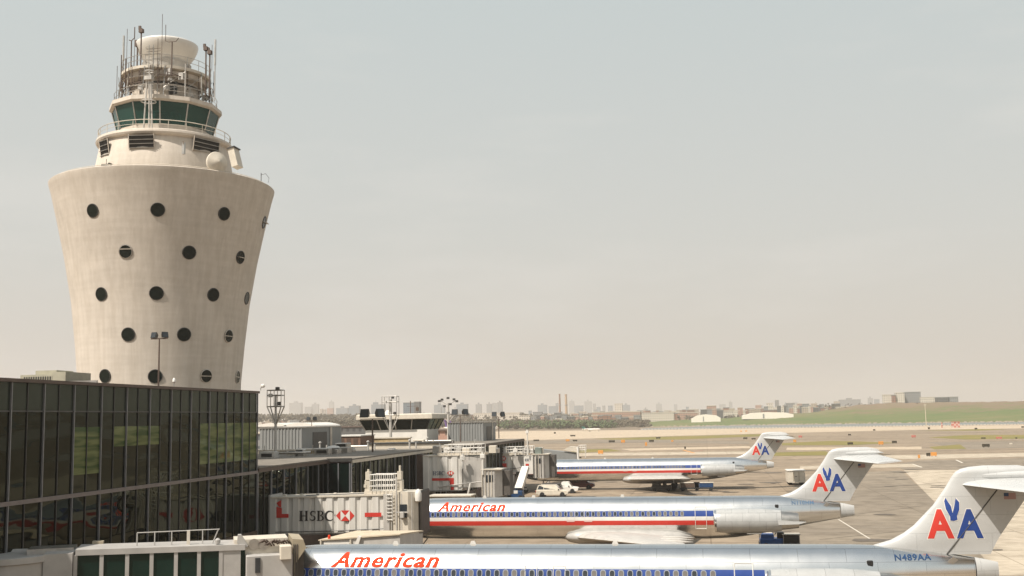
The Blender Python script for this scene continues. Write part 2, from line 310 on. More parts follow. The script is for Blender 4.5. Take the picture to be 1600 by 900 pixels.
def fit2d(me, x0, x1, z0, z1):
    xs = [v.co.x for v in me.vertices]; ys = [v.co.y for v in me.vertices]; a, b, c, d = min(xs), max(xs), min(ys), max(ys)
    for v in me.vertices:
        v.co = Vector((x0+(v.co.x-a)/(b-a)*(x1-x0), 0, z0+(v.co.y-c)/(d-c)*(z1-z0)))
    return me
def slice_mesh(me, stepx, stepz):
    bm = bmesh.new(); bm.from_mesh(me)
    xs = [v.co.x for v in bm.verts]; zs = [v.co.z for v in bm.verts]
    def cuts(a, b, st): return [a+st*(i+1) for i in range(int((b-a)/st))]
    if stepz:
        for z in cuts(min(zs), max(zs), stepz): bmesh.ops.bisect_plane(bm, geom=bm.verts[:]+bm.edges[:]+bm.faces[:], plane_co=(0, 0, z), plane_no=(0, 0, 1))
    if stepx:
        for x in cuts(min(xs), max(xs), stepx): bmesh.ops.bisect_plane(bm, geom=bm.verts[:]+bm.edges[:]+bm.faces[:], plane_co=(x, 0, 0), plane_no=(1, 0, 0))
    bm.to_mesh(me); bm.free(); return me
def poly2d(polys):
    b = MB()
    for p in polys: b.add([(x, 0, z) for x, z in p], [tuple(range(len(p)))])
    return b.mesh('decal', [], fix=False)
# ------------------------------------------------------------------ ground and far land
def sheet(name, pts, z, m, kind='structure'):
    b = MB().add([(p.x, p.y, z) for p in pts], [tuple(range(len(pts)))]); o = b.build(name, m, fix=False)
    if o.data.polygons[0].normal.z < 0: o.data.flip_normals()
    return tag(o, kind=kind)
def pxs(name, pl, z, m, kind='structure'): return sheet(name, [onZ(x, y) for x, y in pl], z, m, kind)
V = Vector
sheet('ground', [V((-9000, -1500, 0)), V((9000, -1500, 0)), V((9000, 14000, 0)), V((-9000, 14000, 0))], 0, apron_m)
# shore: airfield ends at the sea wall, then water, then the far bank
sheet('water', [V((-60, 972, 0)), V((700, 790, 0)), V((1400, 640, 0)), V((1700, 900, 0)), V((420, 1010, 0)), V((285, 1050, 0)), V((160, 1235, 0)), V((20, 1210, 0)), V((-60, 1080, 0))], .03, water_m)
pxs('runway', [(700, 676), (830, 673.3), (1000, 671.9), (1300, 667.8), (1600, 663.9), (1700, 662.6), (1700, 668), (1440, 671.5), (1200, 677.2), (1060, 681), (930, 685), (820, 688), (700, 690)], .02, sand_m)
pxs('earth_bank', [(600, 672), (830, 667.5), (1000, 666.5), (1000, 671.6), (830, 673.0), (600, 678)], .03, earth_m)
for i, pl in enumerate([[(930, 685.6), (1060, 681.8), (1200, 678.1), (1200, 681.2), (1060, 686.9), (960, 687.2)],
           [(1222, 692.4), (1300, 688.8), (1352, 690.2), (1402, 692), (1330, 695.6), (1222, 696)],
           [(893, 702.8), (950, 701.2), (972, 705), (893, 707.8)],
           [(1450, 683.6), (1510, 679.8), (1640, 679.4), (1640, 684.8), (1510, 686.8)],
           [(1436, 673.2), (1530, 670.4), (1575, 670.8), (1530, 672.8)],
           [(1200, 707.5), (1290, 705), (1300, 711.5), (1205, 712.5)],
           [(1452, 698.5), (1500, 694.5), (1510, 701.5), (1460, 702)]]):
    tag(pxs('grass', pl, .03, grass_m, 'stuff'), ['thin strip of dry grass beside the far runway', 'olive grass island behind the middle tail fins', 'small brown grass patch beyond the third jet nose',
        'dry grass strip at the right edge of the airfield', 'narrow grass sliver below the sea wall', 'brown worn patch between two taxiways', 'brown worn grass triangle among the taxiways'][i], 'grass')
pxs('taxiway', [(1440, 719), (1600, 716), (1700, 714), (1700, 731), (1600, 733.2), (1412, 734.2), (1395, 726)], .02, taxi_m)
pxs('taxiway', [(1450, 691), (1700, 688), (1700, 697), (1500, 702.5)], .02, taxi_m)
pxs('taxiway', [(820, 688.6), (1000, 686.8), (1170, 689.5), (1172, 694), (1010, 691.4), (820, 693.6)], .022, taxi_m)
pxs('taxiway', [(1262, 742), (1408, 735.2), (1500, 820), (1560, 900), (1480, 930), (1180, 930), (1200, 800)], .012, taxi_m)
pxs('concrete_apron', [(1412, 735), (1700, 732), (1900, 900), (1560, 900), (1490, 815)], .02, light_m)
pxs('taxiway_shoulder', [(1230, 699.5), (1440, 698), (1440, 701.8), (1250, 703.5), (1228, 703)], .02, sand_m)
pxs('taxiway_shoulder', [(1370, 712), (1700, 706), (1700, 711), (1440, 717.5), (1360, 716.5)], .021, light_m)
pxs('taxiway_shoulder', [(880, 708.5), (1200, 705), (1200, 709), (880, 713)], .02, light_m)
pxs('taxiway_shoulder', [(1250, 728.5), (1425, 725), (1442, 729.6), (1250, 733)], .021, light_m)
pxs('taxiway_shoulder', [(970, 701.4), (1170, 697), (1175, 700), (985, 704.4)], .02, sand_m)
def stripe(pl, wd=.25, m=None):
    b = MB()
    for (a, c) in zip(pl[:-1], pl[1:]):
        p, q = onZ(*a), onZ(*c); d = (q-p).normalized(); n = V((-d.y, d.x, 0))*wd
        b.add([p-n+V((0, 0, .035)), q-n+V((0, 0, .035)), q+n+V((0, 0, .035)), p+n+V((0, 0, .035))], [(0, 1, 2, 3)])
    return tag(b.build('painted_line', m or white), kind='structure')
stripe([(1310, 812), (1365, 846)], .09, cream); stripe([(1335, 765), (1440, 764)], .05, cream); stripe([(1426, 725.2), (1440, 730.5)], .22, cream)
stripe([(1494, 718.8), (1504, 723.5)], .25, cream); stripe([(900, 743.5), (1240, 737.5)], .06, dark); stripe([(905, 766), (1030, 768.5)], .08, dark)
stripe([(1068, 703.5), (1085, 708)], .5, sign_o); stripe([(1085, 705.2), (1098, 704.2)], .5, sign_r); stripe([(1330, 824), (1500, 824.5)], .05, cream)
tag(oil_stains().build('oil_stains', mat('oil_stain', (.11, .09, .07), .7, var=.3), fix=False), 'dark oil and fuel stains spotted over the apron concrete', 'stains', kind='stuff')
b = MB()
_r = random.Random(3)
for i in range(16):
    x0_, y0_ = _r.uniform(0, 34), _r.uniform(108, 190); a_ = _r.uniform(-.5, .9); c_ = _r.uniform(-.02, .02); pr = None
    for k in range(14):
        p_ = V((x0_+k*2.2*math.cos(a_+c_*k), y0_+k*2.2*math.sin(a_+c_*k), .034+i*.0003))
        if pr is not None: n_ = V((-(p_-pr).y, (p_-pr).x, 0)).normalized()*.05; b.add([pr-n_, p_-n_, p_+n_, pr+n_], [(0, 1, 2, 3)])
        pr = p_
tag(b.build('tar_lines', mat('tar', (.10, .08, .06), .7), fix=False), kind='structure')
# far bank hill
def hill(name, prof, Yn, depth, m, base=0.0):
    """prof: list of (px, ytop); ridge at distance, slope down towards the camera."""
    b = MB(); rows = 7; n = 90; P = []
    x0, x1 = prof[0][0], prof[-1][0]
    def yt(x):
        for (a, c), (d, e_) in zip(prof[:-1], prof[1:]):
            if a <= x <= d: t = (x-a)/(d-a); t = t*t*(3-2*t); return c+(e_-c)*t
        return prof[-1][1]
    for j in range(rows+3):
        for i in range(n+1):
            px = x0+(x1-x0)*i/n; near = Yn(px); top = onY(px, yt(px)+random.uniform(-.7, .6), near+depth)
            d = ray(px, 650); nx = d.x/d.y*near
            if j <= rows: t = j/rows; s = t*t*(3-2*t)*.55+t*.45; P.append((nx+(top.x-nx)*t, near+depth*t, base+(top.z-base)*s+random.uniform(-.25, .25)*(0 < t < 1)))
            else: k = j-rows; P.append((top.x*(1+.2*k), near+depth*(1+k*.6), top.z-(top.z-base)*(.5 if k == 1 else 1)))
    W_ = n+1; fs = [(j*W_+i, j*W_+i+1, j*W_+W_+i+1, j*W_+W_+i) for j in range(rows+2) for i in range(n)]
    return tag(b.add(P, fs).build(name, m, smooth=80, fix=False), kind='structure')
hill('hill', [(985, 668), (1010, 659), (1100, 655), (1200, 650), (1260, 645), (1310, 638), (1345, 632), (1400, 629.5), (1500, 628.5), (1600, 627), (1760, 622)], lambda px: 1240-(px-985)*.28 if px < 1340 else 1140-(px-1340)*.42+20, 330, hill_m)
hill('hill', [(860, 667.5), (900, 663), (950, 660), (1010, 659), (1060, 663), (1080, 668)], lambda px: 1300, 160, hill_m)
# rocks along the far bank
b = MB()
for i in range(420):
    px = random.uniform(1000, 1640); d = ray(px, 650); Y = (1240-(px-985)*.28 if px < 1340 else 1160-(px-1340)*.42)-random.uniform(-3, 9); x = d.x/d.y*Y; r = random.uniform(.5, 1.5)
    b.lathe((x, Y, -.2), [(r*1.2, 0), (r, r*.6), (r*.4, r)], 6, a0=random.random()*6)
tag(b.build('shore_rocks', rock_m), 'brown riprap rocks heaped along the far bank below the green hill', 'rocks', kind='stuff')
# barrier blocks on the sea wall
bm_ = MB().prism([(-1.0, 0), (1.0, 0), (.8, .55), (-.8, .55)], -.4, .4).mesh('barrier_block', conc_kerb)
for i in range(118):
    px = 1003+i*5.25
    p = onZ(px, 671.3-.0133*(px-1000)); o = link('barrier_block', bm_, loc=(p.x, p.y, 0), rot=(0, 0, R_(-9)))
    tag(o, 'pale concrete block in the long row along the sea wall beyond the runway', 'barrier', 'pale concrete blocks along the sea wall')
# ------------------------------------------------------------------ control tower
TX, TY = -57.0, 108.0
ca0 = math.atan2(-108.0, 57.0)
porthole_dark = mat('porthole_glass', (.008, .012, .009), .25, var=.3, ior=1.25)
def build_tower():
    t = thing('control_tower', (TX, TY, 0), 'tall flared concrete control tower with round porthole windows behind the dark glass terminal', 'control tower')
    prof = [(8.15, 0), (8.15, 9), (8.28, 16.6), (8.62, 20.56), (9.12, 25.1), (9.9, 29.68), (10.68, 33.4), (11.38, 36.5), (11.66, 37.5), (11.68, 37.65), (11.6, 37.71), (11.2, 37.71), (11.0, 37.65), (11.0, 37.2), (0.5, 37.2)]
    # smooth resample
    P2 = []
    for (a, b_) in zip(prof[:8], prof[1:9]):
        for k in range(3): s = k/3; P2.append((a[0]+(b_[0]-a[0])*s, a[1]+(b_[1]-a[1])*s))
    shaft = MB().lathe((0, 0, 0), P2+prof[8:], 96).build('shaft', conc, t, smooth=40)
    def rad(z):
        for a, b_ in zip(prof[:8], prof[1:9]):
            if a[1] <= z <= b_[1]: return a[0]+(b_[0]-a[0])*(z-a[1])/(b_[1]-a[1])
        return 11.5
    # portholes: (px,py,opened slat)
    holes = [(145, 329, 0), (246.5, 327.5, 0), (350, 334, 0), (412.5, 347.5, 1), (196.5, 393, 2), (295.5, 394.5, 0), (375.5, 402, 1), (158.5, 459.5, 0), (244.5, 458, 0), (333, 460.5, 0), (385.5, 466, 0),
             (200.5, 522.5, 0), (287.5, 522.5, 0), (357, 525, 2), (164.5, 587.5, 0), (242.5, 588, 0), (322, 587.5, 2), (371, 589, 2)]
    for (px, py, st) in holes:
        # intersect ray with shaft surface
        d = ray(px, py); s = 80.0; best = None
        while s < 125:
            p = EYE+d*s; r = math.hypot(p.x-TX, p.y-TY)
            if r < rad(p.z): best = p; break
            s += .03
        if not best: continue
        ang = math.atan2(best.y-TY, best.x-TX); z = best.z; r = rad(z); dr = (rad(z+.5)-rad(z-.5))
        hb = MB().lathe((0, 0, 0), [(.70, -.55), (.70, .08), (.63, .09), (.63, -.1)], 24, axis='X', cap=False)
        h = hb.build('porthole', dark if st != 2 else alu2, t, smooth=30); h.location = (r*math.cos(ang)-.02*math.cos(ang), r*math.sin(ang)-.02*math.sin(ang), z); h.rotation_euler = (0, math.atan(dr), ang)
        g = MB().lathe((.03, 0, 0), [(.7, 0)], 24, axis='X', cap=False)
        g = MB().add([(.055,   .64*math.cos(k*math.pi/12), .64*math.sin(k*math.pi/12)) for k in range(24)], [tuple(range(24))])
        g.build('pane', porthole_dark, h)
        sb = MB(); wv = [.02, .05, .03]; zs_ = [-.72, -1.3, -2.1, -3.0]
        sv = []
        for i_, z_ in enumerate(zs_): sv += [(.012+.0*i_, -.16+.05*i_, z_), (.012, .12-.035*i_, z_)]
        if abs(px-255) < 115: sb.add(sv, [(0, 1, 3, 2), (2, 3, 5, 4), (4, 5, 7, 6)]); sb.build('rain_streak', mat('rain_stain', (.36, .30, .24), .9), h, fix=False)
        if st: MB().box((.06, -.6, -.04 if px > 300 else .2), (.45 if st == 1 else .09, .6, .03 if px > 300 else .32)).build('pivot_sash', alu2, h)
    # rim details
    b = MB()
    for k in range(72): a = k*math.pi/36; b.tube([(11.2*math.cos(a), 11.2*math.sin(a), 38.0), (11.2*math.cos(a), 11.2*math.sin(a), 38.26)], .025, 4)
    b.ring((0, 0), 11.2, 38.26, .03, 72); b.build('rim_rail', cream, t)
    o = MB().lathe((0, 0, 0), [(.12, 0), (.12, .25), (.22, .3), (.2, .65), (.08, .75)], 10); a = -2.75
    q = onY(89, 272, TY); o.build('warning_lamp', redp, t).location = (q.x-TX+.3, 0, 38.02)
    q = onY(408, 280, TY); MB().tube([(0, 0, 0), (0, 0, 1.2)], .04).ring((.35, 0), .0, .6, .02).tube([(0, 0, 1), (.5, 0, 1.1), (.9, 0, .6), (.8, 0, .1)], .025).build('whip_aerial', dark, t).location = (q.x-TX, 0, 38.02)
    # drum
    drum = MB().lathe((0, 0, 0), [(7.3, 37.4), (7.25, 39.4), (6.75, 42.3), (6.72, 42.36), (7.05, 42.5), (7.15, 42.7), (7.1, 42.95), (6.9, 43.05), (4.4, 43.05)], 80).build('drum', conc, t, smooth=30)
    for (px, py, wd, hh) in [(222, 221, 2.55, 1.35), (322, 228, 3.2, 1.35), (165, 231, 1.6, 1.6)]:
        d = ray(px, py); s = 90.0
        while s < 125:
            p = EYE+d*s
            rr = 7.25-(p.z-39.4)/2.9*.5
            if math.hypot(p.x-TX, p.y-TY) < rr: break
            s += .03
        a = math.atan2(p.y-TY, p.x-TX)
        fr = MB(); n = 6
        fr.box((-.02, -wd/2, -hh/2), (.1, wd/2, hh/2), 0)
        fr.box((.1, -wd/2-.08, -hh/2-.1), (.16, -wd/2, hh/2+.1), 1); fr.box((.1, wd/2, -hh/2-.1), (.16, wd/2+.08, hh/2+.1), 1)
        for k in range(4): z = -hh/2+hh*k/3.2; fr.box((.08, -wd/2, z), (.3, wd/2, z+.05), 2)
        lv = fr.build('louvre', [grill, conc, alu2], t); lv.location = (rr*math.cos(a)-.02, rr*math.sin(a)-.02, p.z); lv.rotation_euler = (0, .17, a)
    # microwave dish with pointed cover at the right
    d = ray(340, 254); s = 90
    p = onY(339, 254, TY-6.6)
    dish = MB().lathe((0, 0, 0), [(.3, -.5), (1.05, -.3), (1.12, 0), (1.08, .1), (.45, .38), (.06, .6)], 28, axis='X').build('dish_antenna', cream, t, smooth=30)
    dish.location = (p.x-TX, p.y-TY, p.z); dish.rotation_euler = (0, 0, -math.radians(40))
    MB().tube([(0, 0, -.2), (-.7, 0, -.9)], .07).tube([(0, 0, .2), (-.9, 0, .2)], .07).build('bracket', alu2, dish)
    p = onY(370, 247, TY-2); o = MB().box((-.35, -.9, -1.1), (.35, .5, .9)).box((-.4, -1.0, .9), (.5, .6, 1.02), 1).build('hanging_cabinet', [cream, dark], t); o.location = (p.x-TX-.1, -2, p.z); o.rotation_euler = (0, -.25, 0)
    p = onY(166, 262, TY-8.9); o = MB().box((-.45, -.2, -.1), (.45, .3, .35)).tube([(0, 0, .3), (0, 0, .9)], .03).box((.3, -.2, .3), (.5, .3, .45)).build('floodlight', dark, t); o.location = (p.x-TX, p.y-TY, p.z)
    o = MB().box((-.12, -.15, -.6), (.12, .15, .6)).tube([(0, 0, .3), (.05, -.25, .75)], .1).build('bracket_lamp', alu2, t); p = onY(287, 232, TY-6.8); o.location = (p.x-TX, p.y-TY, p.z)
    # gallery rail
    b = MB(); R3 = 6.9; st = []
    for z, tk in ((43.5, .025), (43.95, .045)): b.ring((0, 0), R3, z, tk, 48)
    for k in range(24): a = k*math.pi/12; b.tube([(R3*math.cos(a), R3*math.sin(a), 43.0), (R3*math.cos(a), R3*math.sin(a), 43.95)], .035, 5)
    b.build('gallery_rail', cream, t)
    # cab: 12-sided, glass leaning out
    ca = math.atan2(-TY, -TX) + R_(0)                      # toward the camera
    N = 12
    def vtx(k, r, z): a = ca+R_(-6.7)*1+k*2*math.pi/N; return (r*math.cos(a), r*math.sin(a), z)
    MB().loft([[vtx(k, 4.85, 43.0) for k in range(N)], [vtx(k, 4.95, 44.1) for k in range(N)]]).build('cab_parapet', conc, t)
    zb, zt, rb, rt_ = 44.1, 46.35, 4.98, 5.60
    for k in range(N):
        a, b1 = vtx(k, rb, zb), vtx(k+1, rb, zb); c, d_ = vtx(k+1, rt_, zt), vtx(k, rt_, zt)
        MB().add([a, b1, c, d_], [(0, 1, 2, 3)]).build('cab_window', cabglass, t, fix=False)
    for k in range(N):
        MB().tube([vtx(k, rb+.03, zb), vtx(k, rt_+.03, zt)], .075, 4).build('cab_mullion', alu2, t)
    MB().lathe((0, 0, 0), [(3.4, 44.2), (3.4, 45.1), (3.2, 45.15)], 24).lathe((0, 0, 0), [(1.6, 45.1), (1.6, 46.3)], 16).build('console', dark, t)
    MB().loft([[vtx(k, 5.5, 46.34) for k in range(N)], [vtx(k, 5.6, 46.36) for k in range(N)]]).build('ceiling', dark, t)
    MB().loft([[vtx(k, 5.70, 46.38) for k in range(N)], [vtx(k, 5.95, 46.55) for k in range(N)], [vtx(k, 5.9, 46.98) for k in range(N)], [vtx(k, 5.3, 47.15) for k in range(N)]]).build('cab_roof', conc, t)
    # equipment drum and upper platforms
    MB().lathe((0, 0, 0), [(3.55, 47.7), (3.55, 50.0), (4.3, 50.25), (4.35, 50.7), (3.4, 50.75)], 40).build('equipment_drum', conc, t, smooth=30)
    b = MB(); q = onY(271, 137, TY-3.6); b.box((-.5, -.12, -.65), (.5, .05, .65), 0).box((-.55, -.17, -.05), (.55, -.1, .05), 1); o = b.build('drum_window', [blackp, alu2], t); o.location = (q.x-TX-.1, -3.45, q.z); o.rotation_euler = (0, 0, R_(-12))
    MB().ring((0, 0), 3.75, 49.55, .12, 48).ring((0, 0), 4.45, 49.2, .06, 48).build('pipe_ring', dark, t)
    MB().lathe((0, 0, 0), [(4.4, 50.75), (4.75, 50.85), (4.75, 51.15), (4.4, 51.2)], 48).build('upper_platform', cream, t, smooth=30)
    b = MB()
    for z in (51.75, 52.3): b.ring((0, 0), 4.7, z, .03, 48)
    for k in range(20): a = k*math.pi/10; b.tube([(4.7*math.cos(a), 4.7*math.sin(a), 51.1), (4.7*math.cos(a), 4.7*math.sin(a), 52.3)], .03, 4)
    b.build('platform_rail', alu2, t)
    b = MB()
    for z in (48.2, 48.75): b.ring((0, 0), 5.4, z, .028, 48)
    for k in range(20): a = k*math.pi/10; b.tube([(5.4*math.cos(a), 5.4*math.sin(a), 47.6), (5.4*math.cos(a), 5.4*math.sin(a), 48.75)], .03, 4)
    b.build('roof_rail', alu2, t)
    b = MB()
    for k in range(14):
        a = k*2*math.pi/14+.2; b.tube([(5.0*math.cos(a), 5.0*math.sin(a), 47.7), (4.75*math.cos(a+.02), 4.75*math.sin(a+.02), 51)], .05, 5)
        b.tube([(5.0*math.cos(a), 5.0*math.sin(a), 48.6), (5.0*math.cos(a+.45), 5.0*math.sin(a+.45), 50.6)], .03, 4)
    for z in (49.0, 49.9): b.ring((0, 0), 4.95, z, .04, 48)
    b.build('scaffold_frame', alu2, t)
    rr_ = random.Random(8); b = MB()
    for k in range(26):
        a = ca0+rr_.uniform(-1.5, 1.5); r_ = rr_.uniform(4.3, 5.3); z0_ = rr_.uniform(47.3, 48.5); b.tube([(r_*math.cos(a), r_*math.sin(a), z0_), (r_*math.cos(a), r_*math.sin(a), z0_+rr_.uniform(1.2, 4.2))], rr_.uniform(.03, .06), 5)
        if k % 3 == 0: b.tube([(r_*math.cos(a), r_*math.sin(a), z0_+1.2), (r_*math.cos(a+.35), r_*math.sin(a+.35), z0_+rr_.uniform(.6, 2.2))], .04, 4)
    b.build('pipework', brown, t)
    for k in range(9): a = ca0+rr_.uniform(-1.4, 1.4); r_ = rr_.uniform(3.9, 4.9); z0_ = rr_.uniform(47.4, 49.6); x_, y_ = r_*math.cos(a), r_*math.sin(a); MB().box((x_-.25, y_-.2, z0_), (x_+.25, y_+.2, z0_+rr_.uniform(.3, .8))).build('junction_box', white2, t)
    # radar base and bowl
    MB().lathe((0, 0, 0), [(2.5, 51.15), (2.45, 52.3), (2.6, 52.6), (2.3, 52.65)], 40).build('radar_base', white2, t, smooth=30)
    MB().lathe((0, 0, 0), [(2.2, 52.5), (2.3, 52.75), (2.62, 53.2), (2.95, 53.7), (3.2, 54.25), (3.32, 54.7), (3.3, 54.85), (3.1, 54.95), (2.4, 55.05), (1.2, 55.1), (.1, 55.12)], 56).build('radar_bowl', white, t, smooth=60)
    # ladder cage at the left front
    b = MB(); q = onY(236, 120, TY-4.9)
    for s in (-.25, .25): b.tube([(q.x-TX+s, -4.95, 47.7), (q.x-TX+s, -4.95, 53.2)], .04, 4)
    for k in range(16): b.tube([(q.x-TX-.25, -4.95, 47.9+.33*k), (q.x-TX+.25, -4.95, 47.9+.33*k)], .025, 4)
    for k in range(6): b.ring((q.x-TX, -5.25), .42, 49+.75*k, .02, 12)
    b.build('ladder', alu2, t)
    b = MB(); q = onY(240, 150, TY-6.3)
    x = q.x-TX-.6
    for dx, top in ((-.5, 48.9), (.1, 49.3), (.45, 48.9)): b.tube([(x+dx, -6.2, 43.1), (x+dx*.4, -6.2, top)], .08, 6)
    b.ring((x, -6.2), .75, 46.0, .07, 16); b.ring((x, -6.2), .45, 49.2, .08, 12); b.box((x-.4, -6.5, 48.3), (x+.4, -5.9, 48.7)); b.build('tripod_mast', white2, t)
    # aerials: px, ytop, ybottom, kind
    for (px, y0, y1, k) in [(193.5, 56, 150, 1), (199, 45, 148, 0), (206, 43, 148, 2), (211, 42, 72, 0), (215, 66, 146, 3), (221, 44, 146, 3), (254, 22, 108, 0), (269, 62, 118, 2), (240, 76, 125, 4),
                            (322, 72, 150, 3), (328, 78, 150, 3), (331.5, 70, 110, 0), (336.5, 62, 158, 1), (290, 100, 146, 5), (315, 120, 150, 5), (204, 100, 150, 5), (247, 60, 110, 0), (229, 96, 135, 5)]:
        off = -4.6 if 220 < px < 300 else -2.0
        a, c = onY(px, y0, TY+off), onY(px, y1, TY+off); x = a.x-TX; b = MB(); y = off
        zt_, zb_ = a.z, min(c.z, 51)
        r = {0: .028, 1: .07, 2: .06, 3: .085, 4: .05, 5: .06}[k]
        if k == 1: b.tube([(x, y, zb_), (x, y, (zt_+zb_)/2+.6)], .07, 6); b.tube([(x, y, (zt_+zb_)/2+.6), (x, y, zt_)], .12, 6)
        elif k == 2:
            zz = zt_-1.5 if px < 250 else zt_-.2; b.tube([(x, y, zb_), (x, y, zz)], .075, 6)
            if px < 250: b.tube([(x-.3, y, zz+.1), (x, y, zz), (x+.35, y, zz+.3), (x+.35, y, zt_)], .055, 5)
            else: b.tube([(x-.75, y, zz+1.9), (x-.75, y, zz+.1), (x-.4, y, zz-.02), (x+.45, y, zz-.02), (x+.75, y, zz+.35)], .04, 5)
        elif k == 3: b.tube([(x, y, zb_), (x, y, zt_)], .085, 6); b.box((x-.22, y-.2, zt_-.5), (x+.22, y+.2, zt_-.1)); b.box((x-.3, y-.1, zt_-.15), (x-.05, y+.1, zt_+.25))
        elif k == 4: b.tube([(x, y, zb_), (x, y, zt_)], .05, 5); [b.tube([(x-.8, y, zt_-.3*j), (x+.8, y, zt_-.3*j)], .025, 4) for j in range(3)]
        else: b.tube([(x, y, zb_), (x, y, zt_)], r, 5)
        b.build('aerial', alu2 if k == 1 else (white2 if k == 5 else brown), t)
build_tower()
for o in bpy.data.objects:
    if o.parent and o.parent.name == 'control_tower' and o.name.split('.')[0] in ('equipment_drum', 'pipe_ring', 'upper_platform', 'platform_rail', 'roof_rail', 'scaffold_frame', 'radar_base', 'radar_bowl', 'ladder'): o.location.z -= .62
    if o.parent and o.parent.name == 'control_tower' and o.name.split('.')[0] not in ('shaft', 'porthole', 'aerial', 'louvre', 'drum_window', 'dish_antenna', 'hanging_cabinet', 'floodlight', 'bracket_lamp'): o.location.z -= .35
# ------------------------------------------------------------------ glass terminal
BX = -38.0; BAY = 3.087; Y1 = 88.95; NB = 13; Y0 = Y1-NB*BAY
def build_terminal():
    t = thing('glass_terminal', (BX, Y0, 0), 'dark glass curtain wall terminal building at the left in front of the tower', 'building')
    L = lambda o: o
    c = MB().box((-17.5, -28, 0), (-.25, NB*BAY-.05, 14.75)).build('core', brown, t)
    MB().box((-17.6, -28.1, 14.78), (.2, NB*BAY+.12, 14.98)).build('roof_fascia', brown, t)
    MB().box((.0, 0, 7.98), (.15, NB*BAY, 8.22)).build('ledge', mat('ledge_metal', (.16, .13, .12), .5), t)
    MB().box((.0, 0, 13.12), (.07, NB*BAY, 13.2)).build('transom', dark, t)
    rnd = random.Random(4)
    def glassY(px): return (px-0)
    # bay index for px -> green panes
    green = {}
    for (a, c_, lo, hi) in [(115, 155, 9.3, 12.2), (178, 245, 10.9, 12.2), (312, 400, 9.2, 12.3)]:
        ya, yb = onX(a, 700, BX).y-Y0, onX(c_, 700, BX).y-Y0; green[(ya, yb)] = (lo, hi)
    for i in range(NB*2):
        y0, y1 = i*BAY/2+.03, (i+1)*BAY/2-.03; ym = (y0+y1)/2
        def pane(z0, z1, m, nm='glass_pane'):
            dx = rnd.uniform(-.006, .006); dz = rnd.uniform(-.006, .006)
            MB().add([(-.03+dx, y0, z0), (-.03-dx, y1, z0), (-.03-dx+dz, y1, z1), (-.03+dx+dz, y0, z1)], [(0, 1, 2, 3)]).build(nm, m, t, fix=False)
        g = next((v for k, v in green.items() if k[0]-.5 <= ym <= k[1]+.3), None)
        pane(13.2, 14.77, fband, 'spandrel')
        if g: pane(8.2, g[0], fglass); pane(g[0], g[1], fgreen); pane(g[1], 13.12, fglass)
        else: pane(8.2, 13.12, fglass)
        pane(3.2, 7.98, fglass)
    fin = mat('mullion_metal', (.2, .2, .21), .4, .3)
    thinm = MB().box((-.02, -.03, 3.2), (.03, .03, 7.98)).box((-.02, -.03, 8.22), (.03, .03, 14.77)).mesh('mullion_thin', dark)
    thick = MB().box((-.02, -.035, 3.2), (.09, .035, 7.98), 0).box((-.02, -.035, 8.22), (.09, .035, 14.77), 0).mesh('mullion', fin)
    for i in range(NB+1): link('mullion', thick, t, loc=(0, i*BAY, 0))
    for i in range(NB): link('mullion', thinm, t, loc=(0, (i+.5)*BAY, 0))
    MB().box((-.1, 0, 0), (.1, NB*BAY, 3.2)).build('plinth', brown, t)
    o = thing('security_camera', (BX+.25, Y1+.15, 14.98), 'small white security camera on the far roof corner of the glass terminal', 'camera')
    MB().tube([(0, 0, 0), (0, 0, .25), (.15, 0, .4)], .04).build('bracket', alu2, o); MB().lathe((.2, 0, .45), [(.05, -.2), (.16, -.1), (.16, .1), (.05, .2)], 12, axis='X').build('housing', white, o, smooth=30)
    p = onX(272, 600, BX-.4); o = thing('security_camera', (p.x, p.y, 14.98), 'small white security camera on the terminal roof edge below the tower', 'camera')
    MB().tube([(0, 0, 0), (0, 0, .3)], .04).build('bracket', alu2, o); MB().lathe((0, 0, .3), [(.06, 0), (.13, .1), (.1, .3), (.02, .4)], 10).build('housing', white, o, smooth=30)
build_terminal()
# louvred plant box on the terminal roof
def roof_box():
    Y = 70; q = lambda px, py: onY(px, py, Y); x0, x1 = q(32, 585).x, q(105, 585).x; h = q(60, 580).z-14.98; W_ = x1-x0
    t = thing('louvred_plant_box', (x0, Y, 14.98), 'beige louvred plant box on the terminal roof at the left edge', 'plant box'); bm3 = mat('beige_louvre', (.36, .34, .26), .7)
    MB().box((0, 0, 0), (W_*.72, 3, h*.8)).box((W_*.72, -.2, 0), (W_, 3, h*.92)).box((W_*.25, .4, h*.8), (W_*.7, 2.5, h*1.05)).build('casing', bm3, t)
    b = MB()
    for k in range(13): x = W_*(.08+.05*k); b.box((x, -.03, h*.12), (x+W_*.022, .01, h*.68))
    b.build('louvre', dark, t)
    b = MB(); xa, xb = q(108, 0).x-x0, q(166, 0).x-x0
    b.box((xa, 0, .0), (xb, .2, q(136, 594.5).z-14.98)).build('duct', alu2, t)
roof_box()
